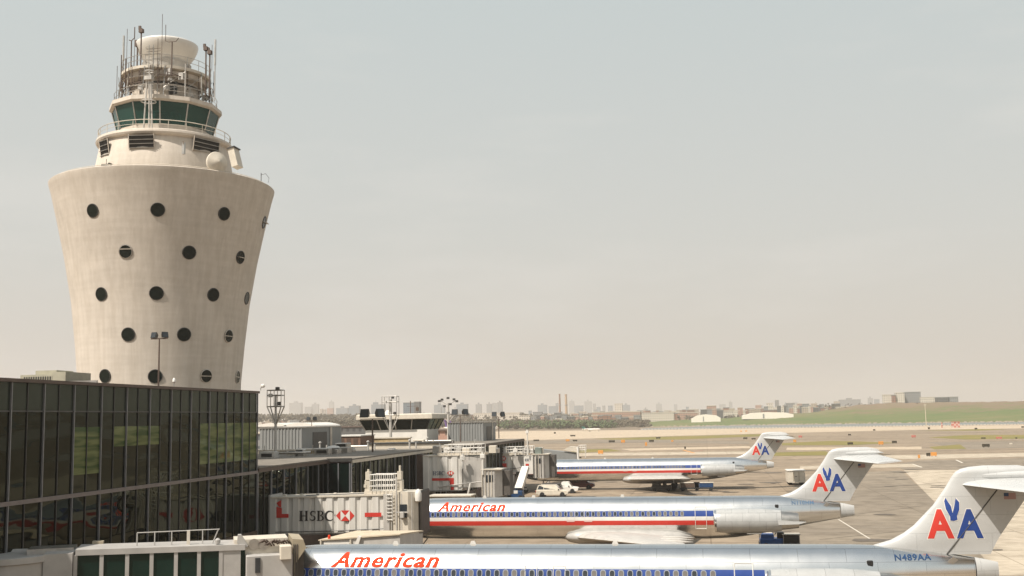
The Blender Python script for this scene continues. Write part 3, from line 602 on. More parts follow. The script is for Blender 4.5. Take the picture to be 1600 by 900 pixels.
# floodlight poles
def flood_pole(px, yb, yt, Y, z0, label, group=None, w_=.09, heads=(-1, 1), hs=.55, m=brown):
    a = onY(px, yt, Y); t = thing('floodlight_pole', (a.x, Y, z0), label, 'floodlight', group)
    MB().tube([(0, 0, 0), (0, 0, a.z-z0)], w_, 8, r2=w_*.7).build('pole', m, t, smooth=30)
    MB().box((-abs(hs)*1.3, -.05, a.z-z0), (hs*1.3, .05, a.z-z0+.09)).build('crossarm', m, t)
    for s in heads:
        h = MB().loft([[(-hs*.5, -.05, -hs*.45), (hs*.5, -.05, -hs*.45), (hs*.5, -.05, hs*.45), (-hs*.5, -.05, hs*.45)], [(-hs*.25, hs*.6, -hs*.2), (hs*.25, hs*.6, -hs*.2), (hs*.25, hs*.6, hs*.2), (-hs*.25, hs*.6, hs*.2)]]).build('lamp_head', blackp, t)
        h.location = (s*hs*.85, 0, a.z-z0+hs*.6); h.rotation_euler = (R_(-15), 0, R_(35*s+20))
        MB().box((-hs*.42, -.075, -hs*.37), (hs*.42, -.055, hs*.37)).build('lens', panegl, h)
    return t
p = onX(249, 602, -39)
flood_pole(249, 602, 530, p.y, 15.0, 'brown floodlight pole on the glass terminal roof in front of the concrete tower', w_=.07, hs=.5)
flood_pole(487, 668, 658, 190, 0, 'dark twin floodlight behind the left grey roof box', hs=.75)
flood_pole(582, 712, 655, 128, 8.5, 'brown pole with a pair of dark floodlights in front of the ramp control cabin', hs=1.2, w_=.12)
flood_pole(719, 690, 650, 178, 8.5, 'dark floodlight pole in front of the right grey roof box', hs=1.1, w_=.1)
flood_pole(779, 684, 652, 205, 8.5, 'dark floodlight pole beyond the right grey roof box', hs=1.0, w_=.1)
# ------------------------------------------------------------------ pier: three stepped sections
PZ = 8.5
endglass = mat('dark_end_glass', (.004, .009, .007), .3, var=.3, ior=1.08)
def build_pier():
    secs = [(-38.0, 89.1, 107.0, 'nearest'), (-35.6, 107.0, 151.0, 'middle'), (-33.2, 151.0, 199.5, 'farthest')]
    for si, (X, ya, yb, nm) in enumerate(secs):
        t = thing('gate_pier', (X, ya, 0), ['low glass pier section joined to the tall terminal, behind the first bank bridge', 'middle low glass pier section with a dark glass end wall, behind the ramp equipment', 'farthest low glass pier section ending beside the third jet bridge'][si], 'building', )
        n = round((yb-ya)/BAY); bw = (yb-ya)/n
        MB().box((-32, .1, 0), (-.12, yb-ya-.1, PZ-.12)).build('core', brown, t)
        MB().box((-32, .0, PZ-.12), (.12, yb-ya-.02, PZ)).build('roof', beigeroof, t)
        MB().box((.0, -.0, PZ-.45), (.18, yb-ya, PZ-.14)).build('roof_fascia', cream if si == 1 else brown, t)
        fin = M['mullion_metal']
        thick = MB().box((-.02, -.06, 2.2), (.1, .06, PZ-.45)).mesh('mullion', fin); thin = MB().box((-.02, -.03, 2.2), (.05, .03, PZ-.45)).mesh('mullion', dark)
        rnd = random.Random(si)
        for i in range(n*2):
            y0, y1 = i*bw/2+.03, (i+1)*bw/2-.03; dx = rnd.uniform(-.012, .012)
            MB().add([(-.03+dx, y0, 2.2), (-.03-dx, y1, 2.2), (-.03-dx, y1, PZ-.45), (-.03+dx, y0, PZ-.45)], [(0, 1, 2, 3)]).build('glass_pane', fglass, t, fix=False)
        for i in range(n+1): link('mullion', thick, t, loc=(0, i*bw, 0))
        for i in range(n): link('mullion', thin, t, loc=(0, (i+.5)*bw, 0))
        if si:
            MB().box((-2.45, -.06, 2.2), (-.02, .0, PZ-.45)).build('end_glass', endglass, t)
            for x in (-2.4, -1.3, -.1): MB().box((x-.05, -.14, 2.2), (x+.05, -.06, PZ-.45)).build('end_mullion', M['mullion_metal'], t)
            MB().box((-2.5, -.2, PZ-.3), (.15, -.02, PZ+.05)).build('end_parapet', dark, t)
        MB().box((-.05, 0, 0), (.05, yb-ya, 2.2)).build('plinth', brown, t)
build_pier()
# things on the pier roof
def corr_box(name, px0, px1, pxc, yt, Y, z0, depth, label, pitch=.45):
    """corrugated box: lit front px0..pxc, dark end pxc..px1 seen on its right side"""
    a, b_ = onY(px0, yt, Y), onY(pxc, yt, Y); W_ = b_.x-a.x; Ht = a.z-z0
    t = thing(name, (a.x, Y, z0), label, 'plant room'); m = MB(); n = max(6, int(W_/pitch)); pts = []
    for i in range(n): x = W_*i/n; s = W_/n; pts += [(x, 0), (x+s*.55, 0), (x+s*.65, -.09), (x+s*.95, -.09)]
    pts += [(W_, 0), (W_, depth), (0, depth)]
    m.loft([[(x, y, 0) for x, y in pts], [(x, y, Ht-.15) for x, y in pts]]); m.build('cladding', greym, t)
    MB().box((-.1, -.14, Ht-.15), (W_+.12, depth+.1, Ht)).build('roof_edge', alu2, t)
    MB().box((W_+.02, depth*.25, 0), (W_+.07, depth*.6, Ht*.75)).build('door', dark, t)
    MB().box((W_+.02, depth*.68, 0), (W_+.1, depth*.73, Ht-.15)).build('corner_post', alu2, t)
    return t
corr_box('roof_plant_room', 406, 516, 472, 668, 139, PZ, 16, 'left grey corrugated plant room on the pier roof behind the tall cage mast')
corr_box('roof_plant_room', 700, 767, 755, 660, 184, PZ, 11, 'right grey corrugated plant room on the pier roof beyond the control cabin')
def ramp_tower():
    Y = 180; a = onY(563, 655, Y); b_ = onY(672, 655, Y); W_ = b_.x-a.x
    z1 = onY(600, 672, Y).z; z2 = onY(600, 656, Y).z; z3 = onY(600, 648.5, Y).z
    t = thing('ramp_control_cabin', (a.x, Y, PZ), 'white rooftop control cabin with outward leaning dark windows on the pier', 'control cabin'); D = 8.0
    MB().box((.9, 0, 0), (W_-.6, D, z1-PZ)).box((W_-2.2, -.25, 0), (W_-.5, .0, z1-PZ)).build('base', white, t)
    def ringz(k, z): return [(.9-k, -k, z), (W_-.6+k, -k, z), (W_-.6+k, D+k, z), (.9-k, D+k, z)]
    lo, hi = ringz(.0, z1-PZ), ringz(.85, z2-PZ)
    for s in range(4):
        A, B_, C_, D_ = lo[s], lo[(s+1) % 4], hi[(s+1) % 4], hi[s]; n = 4 if s % 2 == 0 else 3
        for k in range(n):
            f = lambda P, Q, u: tuple(P[j]+(Q[j]-P[j])*u for j in range(3))
            MB().add([f(A, B_, k/n+.01), f(A, B_, (k+1)/n-.01), f(D_, C_, (k+1)/n-.01), f(D_, C_, k/n+.01)], [(0, 1, 2, 3)]).build('window_pane', fglass if s != 1 else facade_glass('teal_glass', (.03, .06, .05)), t, fix=False)
            MB().tube([f(A, B_, k/n), f(D_, C_, k/n)], .1, 4).build('mullion', dark if s else alu2, t)
    MB().loft([ringz(.9, z2-PZ), ringz(1.25, z2-PZ+.1), ringz(1.25, z3-PZ), ringz(1.0, z3-PZ+.15)]).build('roof', cream, t)
    MB().box((1.2, .3, z1-PZ), (W_-.9, D-.3, z2-PZ)).build('interior', blackp, t)
    MB().lathe((4.3, 2, z3-PZ+.1), [(.5, 0), (.5, .3), (.35, .6), (.05, .75)], 14).build('radome', white, t, smooth=40)
    MB().tube([(8.6, 1, z3-PZ), (8.6, 1, z3-PZ+2.3)], .07).tube([(8.0, 1, z3-PZ+1.4), (9.8, 1, z3-PZ+1.4), (9.8, 1, z3-PZ)], .04).box((9.6, .8, z3-PZ+.6), (10.0, 1.2, z3-PZ+1.2)).build('aerial', brown, t)
ramp_tower()
def simple_block(name, px0, px1, yt, yb, Y, z0, depth, m, label, cat, roofm=None, extra=None):
    a, b_ = onY(px0, yt, Y), onY(px1, yt, Y); t = thing(name, (a.x, Y, z0), label, cat); W_ = b_.x-a.x; Hh = a.z-z0
    MB().box((0, 0, 0), (W_, depth, Hh-.18)).build('wall', m, t); MB().box((-.15, -.15, Hh-.18), (W_+.15, depth+.15, Hh)).build('roof', roofm or white, t)
    if extra: extra(t, W_, Hh, depth)
    return t
def panels(t, W_, Hh, d):
    for k in range(4): MB().box((W_*(.08+.23*k), -.04, Hh*.15), (W_*(.22+.23*k), .01, Hh*.7)).build('panel', brown, t)
simple_block('roof_stair_house', 517, 563, 680.5, 708, 158, PZ, 7, brick, 'brown brick stair house with a white roof edge left of the control cabin', 'stair house', white, panels)
def rails(t, W_, Hh, d):
    for k in range(3): MB().tube([(W_*.1+k*W_*.35, -.3, 0), (W_*.1+k*W_*.35, -.3, Hh+.5)], .05).build('vent_pipe', alu2, t)
simple_block('roof_parapet', 404, 512, 703, 715, 126, PZ, 1.0, goldw, 'low ochre roof wall in front of the left plant room', 'parapet', cream, rails)
simple_block('roof_parapet', 563, 640, 684, 694, 166, PZ, .8, goldw, 'low ochre roof wall in front of the white control cabin', 'parapet', cream)
simple_block('roof_walkway', 575, 700, 692.5, 700, 142, PZ, 3.0, cream, 'pale raised walkway along the pier roof edge', 'walkway', dark)
# HVAC
def hvac(px, py, Y, s, label, dome=False):
    p = onY(px, py, Y); t = thing('roof_ventilator', (p.x, Y, PZ), label, 'ventilator'); h = p.z-PZ
    MB().rbox((-s, -s, 0), (s, s, h*.6), .06).build('curb', alu2, t)
    if dome: MB().lathe((0, 0, h*.6), [(s*.9, 0), (s*1.1, h*.12), (s*.8, h*.3), (s*.15, h*.4)], 20).build('cowl', white, t, smooth=40)
    else: MB().rbox((-s*.85, -s*.85, h*.6), (s*.85, s*.85, h), .08).build('housing', alu2, t); MB().box((-s*.6, -s*.9, h*.65), (s*.6, -s*.84, h*.9)).build('grille', grill, t)
hvac(521, 696, 124, .75, 'white domed roof ventilator on the near pier roof', True); hvac(536, 692, 127, .9, 'silver box ventilator beside the white dome on the pier roof')
hvac(548, 699, 131, .5, 'small silver ventilator right of the larger silver box'); hvac(470, 702, 118, .6, 'small grey ventilator below the left plant room')
hvac(612, 700, 136, .5, 'small grey ventilator below the white control cabin'); hvac(640, 694, 150, .35, 'tiny white domed ventilator near the pier roof edge', True)
_r = random.Random(9)
for i, (px, Y, kind) in enumerate([(420, 112, 0), (445, 116, 1), (462, 121, 0), (492, 131, 1), (505, 122, 0), (560, 143, 1), (590, 150, 0), (625, 160, 1), (655, 168, 0), (684, 172, 1), (640, 141, 2), (668, 158, 2), (575, 136, 2), (500, 135, 2)]):
    p = onY(px, 700, Y); lab = ['%s roof duct box on the pier roof %s', '%s pipe run on the pier roof %s', '%s short vent pipes on the pier roof %s'][kind] % (['pale', 'grey', 'white'][i % 3], ['left of the cage mast', 'beside the tallest cage mast', 'right of the tallest cage mast', 'below the left plant room corner', 'left of the domed ventilator', 'right of the brick stair house', 'left of the second cage mast', 'right of the second cage mast', 'under the cabin right corner', 'left of the right plant room', 'in front of the cabin near the edge', 'before the dark end wall', 'beside the brown floodlight pole', 'behind the domed ventilator'][i])
    t = thing('roof_duct', (p.x, Y, PZ), lab, 'roof equipment')
    if kind == 0: MB().rbox((-.9, -.6, 0), (.9, .6, .7), .05).build('housing', [white2, alu2, cream][i % 3], t); MB().box((-.6, -.64, .15), (.6, -.6, .5)).build('grille', grill, t)
    elif kind == 1: MB().tube([(-2.2, 0, .4), (2.2, 0, .4), (2.2, 2, .4)], .14, 8).build('pipe', alu2, t, smooth=30); MB().box((-1.5, -.1, 0), (-1.3, .1, .3)).box((1.3, -.1, 0), (1.5, .1, .3)).build('support', dark, t)
    else: MB().tube([(0, 0, 0), (0, 0, 1.1)], .12, 8).tube([(.8, .3, 0), (.8, .3, .8)], .1, 8).build('pipe', white2, t, smooth=30); MB().lathe((0, 0, 1.05), [(.2, 0), (.2, .12), (.02, .22)], 12).build('cap', white2, t)
# cage-top masts
def cage_mast(px, yt, yb, Y, z0, label, kind=0):
    a = onY(px, yt, Y); t = thing('light_mast', (a.x, Y, z0), label, 'light mast'); Hh = a.z-z0
    r = .17*Y/113; MB().tube([(0, 0, 0), (0, 0, Hh*.6), (0, 0, Hh*.93)], r, 10, r2=r*.6).build('pole', white2, t, smooth=30)
    w_ = .8*Y/113*(.9 if kind else 1); cz = Hh-4.4*Y/113*.55
    if kind == 0:
        b = MB(); zs = [cz+.6, cz+1.8*Y/113, Hh-.05]
        for z in zs:
            b.tube([(-w_, -w_*.6, z), (w_, -w_*.6, z), (w_, w_*.6, z), (-w_, w_*.6, z), (-w_, -w_*.6, z)], .06, 4); b.tube([(-w_, 0, z), (w_, 0, z)], .06, 4)
        for x in (-w_, 0, w_):
            for y in (-w_*.6, w_*.6): b.tube([(x, y, zs[0]), (x, y, zs[-1])], .05, 4)
        b.build('cage', alu2, t)
        b = MB()
        for s in (-1, 1): b.tube([(0, 0, cz-1.5*Y/113), (s*w_, -w_*.6, zs[0])], .07, 5); b.tube([(0, 0, cz-1.5*Y/113), (s*w_, w_*.6, zs[0])], .07, 5)
        b.build('brace', alu2, t)
        for (x, z) in ((-w_*.5, zs[1]-.2), (w_*.75, zs[0]+.1), (w_*.5, zs[1]+.5)): MB().rbox((x-.2, -w_*.6-.2, z), (x+.2, -w_*.6+.15, z+.4), .04).build('lamp', dark if x > 0 else white2, t)
    else:
        b = MB(); s2 = Y/230*1.0
        for s in (-1, 1): b.tube([(0, 0, Hh-5.2), (s*1.5, 0, Hh-3.6), (s*1.5, 0, Hh-2.0)], .08, 5); b.tube([(0, 0, Hh-1.6), (s*1.6, 0, Hh-.7)], .08, 5)
        b.build('brace', white2, t)
        for (x, z) in ((-1.9, -.7), (-1.3, -.4), (0, -.1), (1.3, -.4), (1.9, -.8), (-.8, -1.8), (.5, -1.4), (0, -3.2)): MB().rbox((x-.28, -.2, Hh+z-.25), (x+.28, .2, Hh+z+.2), .05).build('lamp', dark, t)
cage_mast(431, 609, 721, 113, PZ, 'tallest white light mast with a two tier cage head left of the pier plant room')
cage_mast(610, 619, 694, 168, PZ, 'white light mast with a cage head in front of the control cabin roof')
cage_mast(700, 621, 668, 225, 0, 'white light mast with spread dark lamps behind the right plant room', 1)
# ------------------------------------------------------------------ aircraft
def interp(tab, x):
    if x <= tab[0][0]: return tab[0][1]
    for (a, b), (c, d) in zip(tab[:-1], tab[1:]):
        if x <= c: return b+(d-b)*(x-a)/(c-a)
    return tab[-1][1]
TOP = [(0, 2.72), (.15, 2.95), (.5, 3.2), (1.2, 3.5), (2.0, 3.82), (2.6, 4.2), (3.2, 4.78), (4, 5.02), (5, 5.09), (6.5, 5.12), (34.5, 5.12), (36, 5.08), (37.5, 4.95), (39, 4.75), (40.5, 4.52), (41.3, 4.38), (42, 4.22)]
BOT = [(0, 2.5), (.15, 2.3), (.5, 2.1), (1.2, 1.86), (2.2, 1.66), (4, 1.5), (6.5, 1.45), (29.5, 1.45), (31.5, 1.52), (33.5, 1.78), (35.5, 2.15), (37.5, 2.55), (39.5, 2.92), (41, 3.2), (42, 3.38)]
HW = [(0, .05), (.15, .3), (.5, .58), (1.2, .92), (2.2, 1.22), (3.4, 1.52), (4.2, 1.63), (5, 1.66), (6.5, 1.67), (32, 1.67), (34, 1.55), (36, 1.33), (38, 1.02), (40, .62), (41.3, .33), (42, .1)]
def body_y(x, z, off=.012):
    t_, b_, h = interp(TOP, x), interp(BOT, x), interp(HW, x); c = (t_+b_)/2; r = (t_-b_)/2
    q = max(0.0, 1-((z-c)/r)**2); return -(h+off)*math.sqrt(q)
def body_ring(x, n=56, off=0.0):
    t_, b_, h = interp(TOP, x), interp(BOT, x), interp(HW, x); c = (t_+b_)/2; r = (t_-b_)/2
    return [(x, (h+off)*math.cos(2*math.pi*k/n), c+(r+off)*math.sin(2*math.pi*k/n)) for k in range(n)]
XS = [0, .05, .15, .3, .5, .8, 1.2, 1.7, 2.2, 2.8, 3.4, 4.2, 5, 6, 6.5]+[6.5+1.275*k for k in range(1, 21)]+[33, 34, 34.7, 35.5, 36.2, 37, 37.8, 38.6, 39.4, 40.2, 40.8]
BODY = MB().loft([body_ring(x) for x in XS])
CONE = MB().loft([body_ring(x, off=.004) for x in (40.86, 41.3, 41.7, 42.0)])
me_body = BODY.mesh('fuselage', alu, smooth=50); me_cone = CONE.mesh('tail_cone', finp, smooth=50)
def wrap(me, dx=0, off=.012, side=1):
    for v in me.vertices: v.co.y = body_y(v.co.x, v.co.z, off)*side
    return me
def body_band(z0, z1, x0, x1, off, m, name='stripe'):
    b = MB(); n = max(2, int((x1-x0)/1.2)); k = 4
    for s in (1, -1):
        vs = []
        for i in range(n+1):
            x = x0+(x1-x0)*i/n
            for j in range(k+1): z = z0+(z1-z0)*j/k; vs.append((x, body_y(x, z, off)*s, z))
        b.add(vs, [(i*(k+1)+j, (i+1)*(k+1)+j, (i+1)*(k+1)+j+1, i*(k+1)+j+1) for i in range(n) for j in range(k)])
    return b.mesh(name, m, smooth=60)
me_blue = body_band(3.50, 3.98, 1.2, 30.1, .010, bluep); me_whites = body_band(3.17, 3.50, 1.2, 30.1, .010, white); me_red = body_band(2.77, 3.17, 1.2, 30.1, .010, redp)
def win_mesh():
    b = MB(); n = 16
    def ov(a, c, y): return [(a*math.copysign(abs(math.cos(2*math.pi*k/n))**.7, math.cos(2*math.pi*k/n)), y, c*math.copysign(abs(math.sin(2*math.pi*k/n))**.7, math.sin(2*math.pi*k/n))) for k in range(n)]
    b.add(ov(.16, .225, 0)+ov(.16, .225, -.016)+ov(.12, .18, -.018), [tuple(range(32, 48))], 1)
    b.f.pop(); b.m.pop()
    for k in range(n): j = (k+1) % n; b.f.append([k, j, 16+j, 16+k]); b.m.append(0); b.f.append([16+k, 16+j, 32+j, 32+k]); b.m.append(0)
    b.add(ov(.12, .18, -.012), [tuple(range(n))], 1); return b.mesh('cabin_window', [winfr, panegl], fix=True)
me_win = win_mesh(); me_win2 = me_win.copy(); me_win2.materials[1] = mat('window_blind', (.13, .12, .11), .5)
def wing(root, tip, thick=.12, m=finp, n=10, ka=None):
    """root/tip: (xLE, xTE, y, z)"""
    b = MB(); rings = []
    secs = [root]+(ka or [])+[tip]
    for (a, c, y, z) in secs:
        r = []
        for k in range(n+1): u = (1-math.cos(math.pi*k/n))/2; yt = thick*5*(.2969*math.sqrt(u)-.126*u-.3516*u*u+.2843*u**3-.1015*u**4)*(c-a); r.append((a+(c-a)*u, y, z+yt))
        for k in range(n-1, 0, -1): u = (1-math.cos(math.pi*k/n))/2; yt = thick*3*(.2969*math.sqrt(u)-.126*u-.3516*u*u+.2843*u**3-.1015*u**4)*(c-a); r.append((a+(c-a)*u, y, z-yt))
        rings.append(r)
    return b.loft(rings)
me_wing = {}
for s in (-1, 1):
    me_wing[s] = wing((17.9, 26.9, s*1.2, 1.72), (27.0, 28.4, s*16.4, 2.62), .11, ka=[(21.2, 27.1, s*6.5, 2.03)]).mesh('wing', [white2], smooth=30)
me_fair = MB().loft([[(x, 1.9*r_*math.cos(a), 1.75+z_*math.sin(a)) for a in [k*math.pi/12 for k in range(24)]] for x, r_, z_ in ((16.9, .3, .2), (17.4, .75, .55), (18.4, .98, .75), (20, 1.02, .82), (25, 1.02, .82), (27, .9, .7), (28.2, .6, .45), (28.9, .1, .1))]).mesh('wing_fairing', [mat('grey_fairing', (.40, .39, .37), .4)], smooth=50)
me_stab = {}
for s in (-1, 1):
    an = -math.tan(R_(3)); b = MB()
    main = wing((40.45, 44.2, s*.12, 8.42), (43.3 if s < 0 else 44.3, 45.2 if s < 0 else 46.4, s*6.1, 8.42-6.1*.07), .09)
    # trimmed leading edge down
    v2 = [];
    for (x, y, z) in main.v: v2.append((x, y, z+(x-43.0)*.09))
    main.v = v2; me_stab[s] = main.mesh('tailplane', [finp], smooth=30)
def fin_le(z): return interp([(4.9, 35.3), (5.1, 35.9), (5.35, 36.75), (5.7, 37.4), (6.1, 37.95), (7.14, 38.98), (8.09, 39.68), (8.6, 40.0), (8.85, 40.2), (9.0, 40.45), (9.1, 40.85), (9.17, 41.6)], z)
def fin_te(z): return interp([(4.4, 41.55), (5.4, 42.1), (8.1, 44.05), (8.85, 44.35), (9.0, 44.2), (9.17, 43.3)], z)
def hinge(z): return interp([(4.4, 39.25), (7.74, 42.0), (9.2, 43.2)], z)
def fin_t(x, z):
    a, c = fin_le(z), fin_te(z); u = min(1, max(0, (x-a)/(c-a))); T = interp([(4.5, .30), (8.5, .2), (8.9, .26), (9.17, .08)], z)
    return T*5*(.2969*math.sqrt(u)-.126*u-.3516*u*u+.2843*u**3-.1015*u**4)*1.0*1.9
def fin_mesh(part):
    b = MB(); zs = [4.4, 4.7, 4.9, 5.0, 5.1, 5.2, 5.35, 5.5, 5.7, 6.1, 6.6, 7.14, 7.6, 8.09, 8.4, 8.6, 8.75, 8.85, 8.95, 9.0, 9.06, 9.1, 9.14, 9.17]; rings = []
    if part == 1: zs = [z for z in zs if 4.7 <= z <= 8.4]; zs[0] = 4.62
    for z in zs:
        a, c, h = fin_le(z), fin_te(z), hinge(z)
        if part == 0: x0, x1 = a, (h if z < 8.45 else c)
        else: x0, x1 = h+.07, c
        up = []; n = 12
        for k in range(n+1):
            u = (1-math.cos(math.pi*k/n))/2 if part == 0 else k/n; x = x0+(x1-x0)*u
            if part == 0 and z < 4.88: x = max(x, 35.3)
            up.append((x, z))
        rings.append([(x, -fin_t(x, z)-.004, z) for x, z in up]+[(x, fin_t(x, z)+.004, z) for x, z in reversed(up)])
    return b.loft(rings).mesh('fin' if part == 0 else 'rudder', [finp], smooth=40)
me_fin = fin_mesh(0); me_rud = fin_mesh(1)
me_bullet = MB().lathe((0, 0, 0), [(.02, 0), (.15, .12), (.24, .6), (.26, 1.6), (.24, 2.6), (.14, 3.3), (.02, 3.7)], 16, axis='X').mesh('tailplane_fairing', [finp], smooth=60)
cowl_m = mat('cowl_paint', (.37, .375, .37), .25, var=.1, scale=1.2); panelled(cowl_m, 1.4, .7, .08, .5)
def nacelle():
    cow = MB().lathe((0, 0, 0), [(.60, .9), (.70, .3), (.80, .03), (.87, 0), (.93, .1), (.98, .5), (1.0, 1.2), (1.0, 3.6), (.95, 4.6), (.86, 5.45), (.80, 5.5)], 40, axis='X', cap=False).mesh('engine_cowl', [cowl_m], smooth=40)
    lip = MB().lathe((0, 0, 0), [(.79, .05), (.83, -.02), (.88, -.03), (.95, .12)], 40, axis='X', cap=False).mesh('intake_lip', [alu], smooth=50)
    ins = MB().lathe((0, 0, 0), [(.62, .8), (.02, .8)], 32, axis='X').lathe((0, 0, 0), [(.22, .8), (.15, .5), (.02, .35)], 16, axis='X').mesh('fan', [dark], smooth=30)
    exh = MB().lathe((0, 0, 0), [(.78, 5.4), (.70, 6.2), (.62, 6.9), (.56, 6.9), (.6, 6.0)], 32, axis='X', cap=False).lathe((0, 0, 0), [(.5, 6.2), (.02, 6.2)], 20, axis='X').mesh('exhaust', [alu2], smooth=30)
    rev = MB().prism([(5.15, .1), (6.8, -.02), (7.45, -.05), (6.9, -.22), (5.2, -.28)], -.92, -.66).mesh('thrust_reverser', [finp])
    return cow, lip, ins, exh, rev
NAC = nacelle()
# lettering: outline builders
def seg_letters(me, x0, x1, z0, z1, stepx, stepz): return slice_mesh(fit2d(me, x0, x1, z0, z1), stepx, stepz)
def letter_A(x0, w_, z0, h, t=.27):
    # bold sans A drawn as three strokes
    a = w_*t; xc = x0+w_/2
    o = [[(x0, z0), (x0+a, z0), (xc+.02*w_, z0+h*.86), (xc+.02*w_, z0+h), (xc-a*.52, z0+h)], [(x0+w_-a, z0), (x0+w_, z0), (xc+a*.52, z0+h), (xc-.02*w_, z0+h), (xc-.02*w_, z0+h*.86)],
         [(x0+w_*.2, z0+h*.22), (x0+w_*.8, z0+h*.22), (x0+w_*.745, z0+h*.39), (x0+w_*.255, z0+h*.39)]]
    return o
def put_fin(polys, m, parent, name, off=.012, side=1):
    me = slice_mesh(poly2d(polys), .22, .3); me.materials.append(m)
    for v in me.vertices: v.co.y = -side*(fin_t(v.co.x, v.co.z)+off)
    return link(name, me, parent)
def airliner(X0, Y, reg, label, title=0.0, seed=0):
    t = thing('airliner', (X0, Y, 0), label, 'airplane', 'polished metal twin jet airliners parked at the gates')
    rnd = random.Random(seed); P = lambda nm, me, **k: link(nm, me, t, **k)
    P('fuselage', me_body); P('tail_cone', me_cone); P('stripe', me_blue); P('stripe', me_whites); P('stripe', me_red)
    f = P('fin', me_fin); P('rudder', me_rud)
    gap = [(hinge(z)+.0, z) for z in (4.65, 6, 7, 7.9)]
    g = MB()
    for s in (-1, 1): g.tube([(x+.035, s*(fin_t(x, z)-.0), z) for x, z in gap], .035, 4)
    g.build('hinge_line', dark, t)
    for s in (-1, 1): P('wing', me_wing[s]); P('tailplane', me_stab[s])
    P('wing_fairing', me_fair); P('tailplane_fairing', me_bullet, loc=(41.0, 0, 8.66))
    for s in (-1, 1):
        n0 = P('engine', NAC[0], loc=(30.2, s*2.85, 3.24))
        for k in (1, 2, 3): link(NAC[k].name.split('.')[0], NAC[k], n0)
        r_ = link('thrust_reverser', NAC[4], n0)
        if s > 0: r_.scale = (1, -1, 1)
        MB().loft([[(31.5, s*1.4, 3.15), (36.3, s*1.1, 3.3), (36.3, s*1.1, 3.12), (31.5, s*1.4, 2.95)], [(31.5, s*2.2, 3.15), (35.8, s*2.2, 3.3), (35.8, s*2.2, 3.12), (31.5, s*2.2, 2.95)]]).build('pylon', alu, t)
        MB().box((32.8, s*3.35-.02, 2.18), (34.0, s*3.35+.02, 2.26)).build('strake', white, n0).location = (-30.2, -s*2.85, -3.24)
    # cabin windows (port side)
    zc = 3.74; first, last, pitch = 4.75, 27.7, .4826
    k = 0; x = first
    while x < last:
        if not (12.0 < x < 12.3):
            y = body_y(x, zc, .012); nrm = math.atan2((zc-3.285)/1.835**2, abs(y)/1.67**2)
            o = P('cabin_window', me_win2 if rnd.random() < (.15 if x < 9 else .6) else me_win, loc=(x, y, zc)); o.rotation_euler = (-nrm, 0, 0)
        x += pitch; k += 1
    def outline(x0, x1, z0, z1, m, nm, tk=.028):
        b = MB()
        for (a, c, d_, e_) in ((x0, z0, x1, z0), (x0, z1, x1, z1), (x0, z0, x0, z1), (x1, z0, x1, z1)):
            n = 6; pts = [(a+(d_-a)*i/n, body_y(a+(d_-a)*i/n, c+(e_-c)*i/n, .02), c+(e_-c)*i/n) for i in range(n+1)]; b.tube(pts, tk, 4)
        return b.build(nm, m, t)
    outline(17.4, 18.05, 3.1, 4.15, white, 'overwing_exit', .02); outline(18.95, 19.6, 3.1, 4.15, white, 'overwing_exit', .02)
    outline(28.55, 29.5, 2.45, 4.3, white, 'service_door'); outline(3.7, 4.6, 2.5, 4.45, white, 'front_door', .02)
    # titles
    if title is not None: me = text2d('American', 1, .024, .32, 1.12); me = seg_letters(me, 5.62+title, 11.82+title, 4.04, 4.80, None, .07); me.materials.append(orange); wrap(me, off=.022); P('title', me); me_b = me.copy(); [setattr(v.co, 'x', v.co.x+.03) for v in me_b.vertices]; [setattr(v.co, 'y', body_y(v.co.x, v.co.z, .04)) for v in me_b.vertices]; P('title', me_b)
    me = text2d(reg or 'N', 1, .02, 0, 1.1); me = seg_letters(me, 36.75, 38.6, 4.40, 4.70, .3, .07); me.materials.append(navy if seed == 0 else mat('faded_blue', (.06, .12, .2), .5)); wrap(me, off=.02)
    if reg: P('registration', me)
    for off, side in ((0, 1), (0, -1)):
        if side < 0: continue
        def put_text(ch, x0, w_, z0, h, bold, m, nm, off2):
            me = slice_mesh(fit2d(text2d(ch, 1, bold), x0, x0+w_, z0, z0+h), .22, .3); me.materials.append(m)
            for v in me.vertices: v.co.y = -(fin_t(v.co.x, v.co.z)+off2)
            link(nm, me, t)
        for x0, m in ((38.56, redp), (40.02, bluep)):
            put_text('A', x0-.05, 1.46, 5.39, 1.6, .058, white, 'logo_edge', .010); put_text('A', x0, 1.36, 5.44, 1.5, .040, m, 'logo_letter', .020)
        def grow(ps, g_):
            res = []
            for p in ps:
                cx = sum(q[0] for q in p)/len(p); cz = sum(q[1] for q in p)/len(p)
                res.append([(x+(g_ if x > cx else -g_), z+(g_ if z > cz else -g_)) for x, z in p])
            return res
        ex = 39.95; E1 = [[(ex-.43, 7.35), (ex-.36, 7.52), (ex-.12, 7.1), (ex-.06, 6.72), (ex-.17, 6.5), (ex-.38, 6.95)], [(ex+.14, 7.5), (ex+.30, 7.3), (ex+.28, 6.92), (ex+.1, 6.5), (ex-.14, 6.5), (ex+.02, 7.0)],
              [(ex-.2, 6.62), (ex+.14, 6.62), (ex+.16, 6.4), (ex-.02, 6.34), (ex-.2, 6.36)]]
        for k, pz in enumerate(E1): put_fin(grow([pz], .035), white, t, 'logo_edge', .012+.001*k); put_fin([pz], bluep, t, 'logo_emblem', .022+.001*k)
        put_fin([[(42.5, 7.42), (43.1, 7.42), (43.1, 7.75), (42.5, 7.75)]], mat('flag_stripes', (.33, .2, .19), .5), t, 'flag', .012); put_fin([[(42.5, 7.58), (42.74, 7.58), (42.74, 7.75), (42.5, 7.75)]], navy, t, 'flag_corner', .02)
    # windscreen
    b = MB()
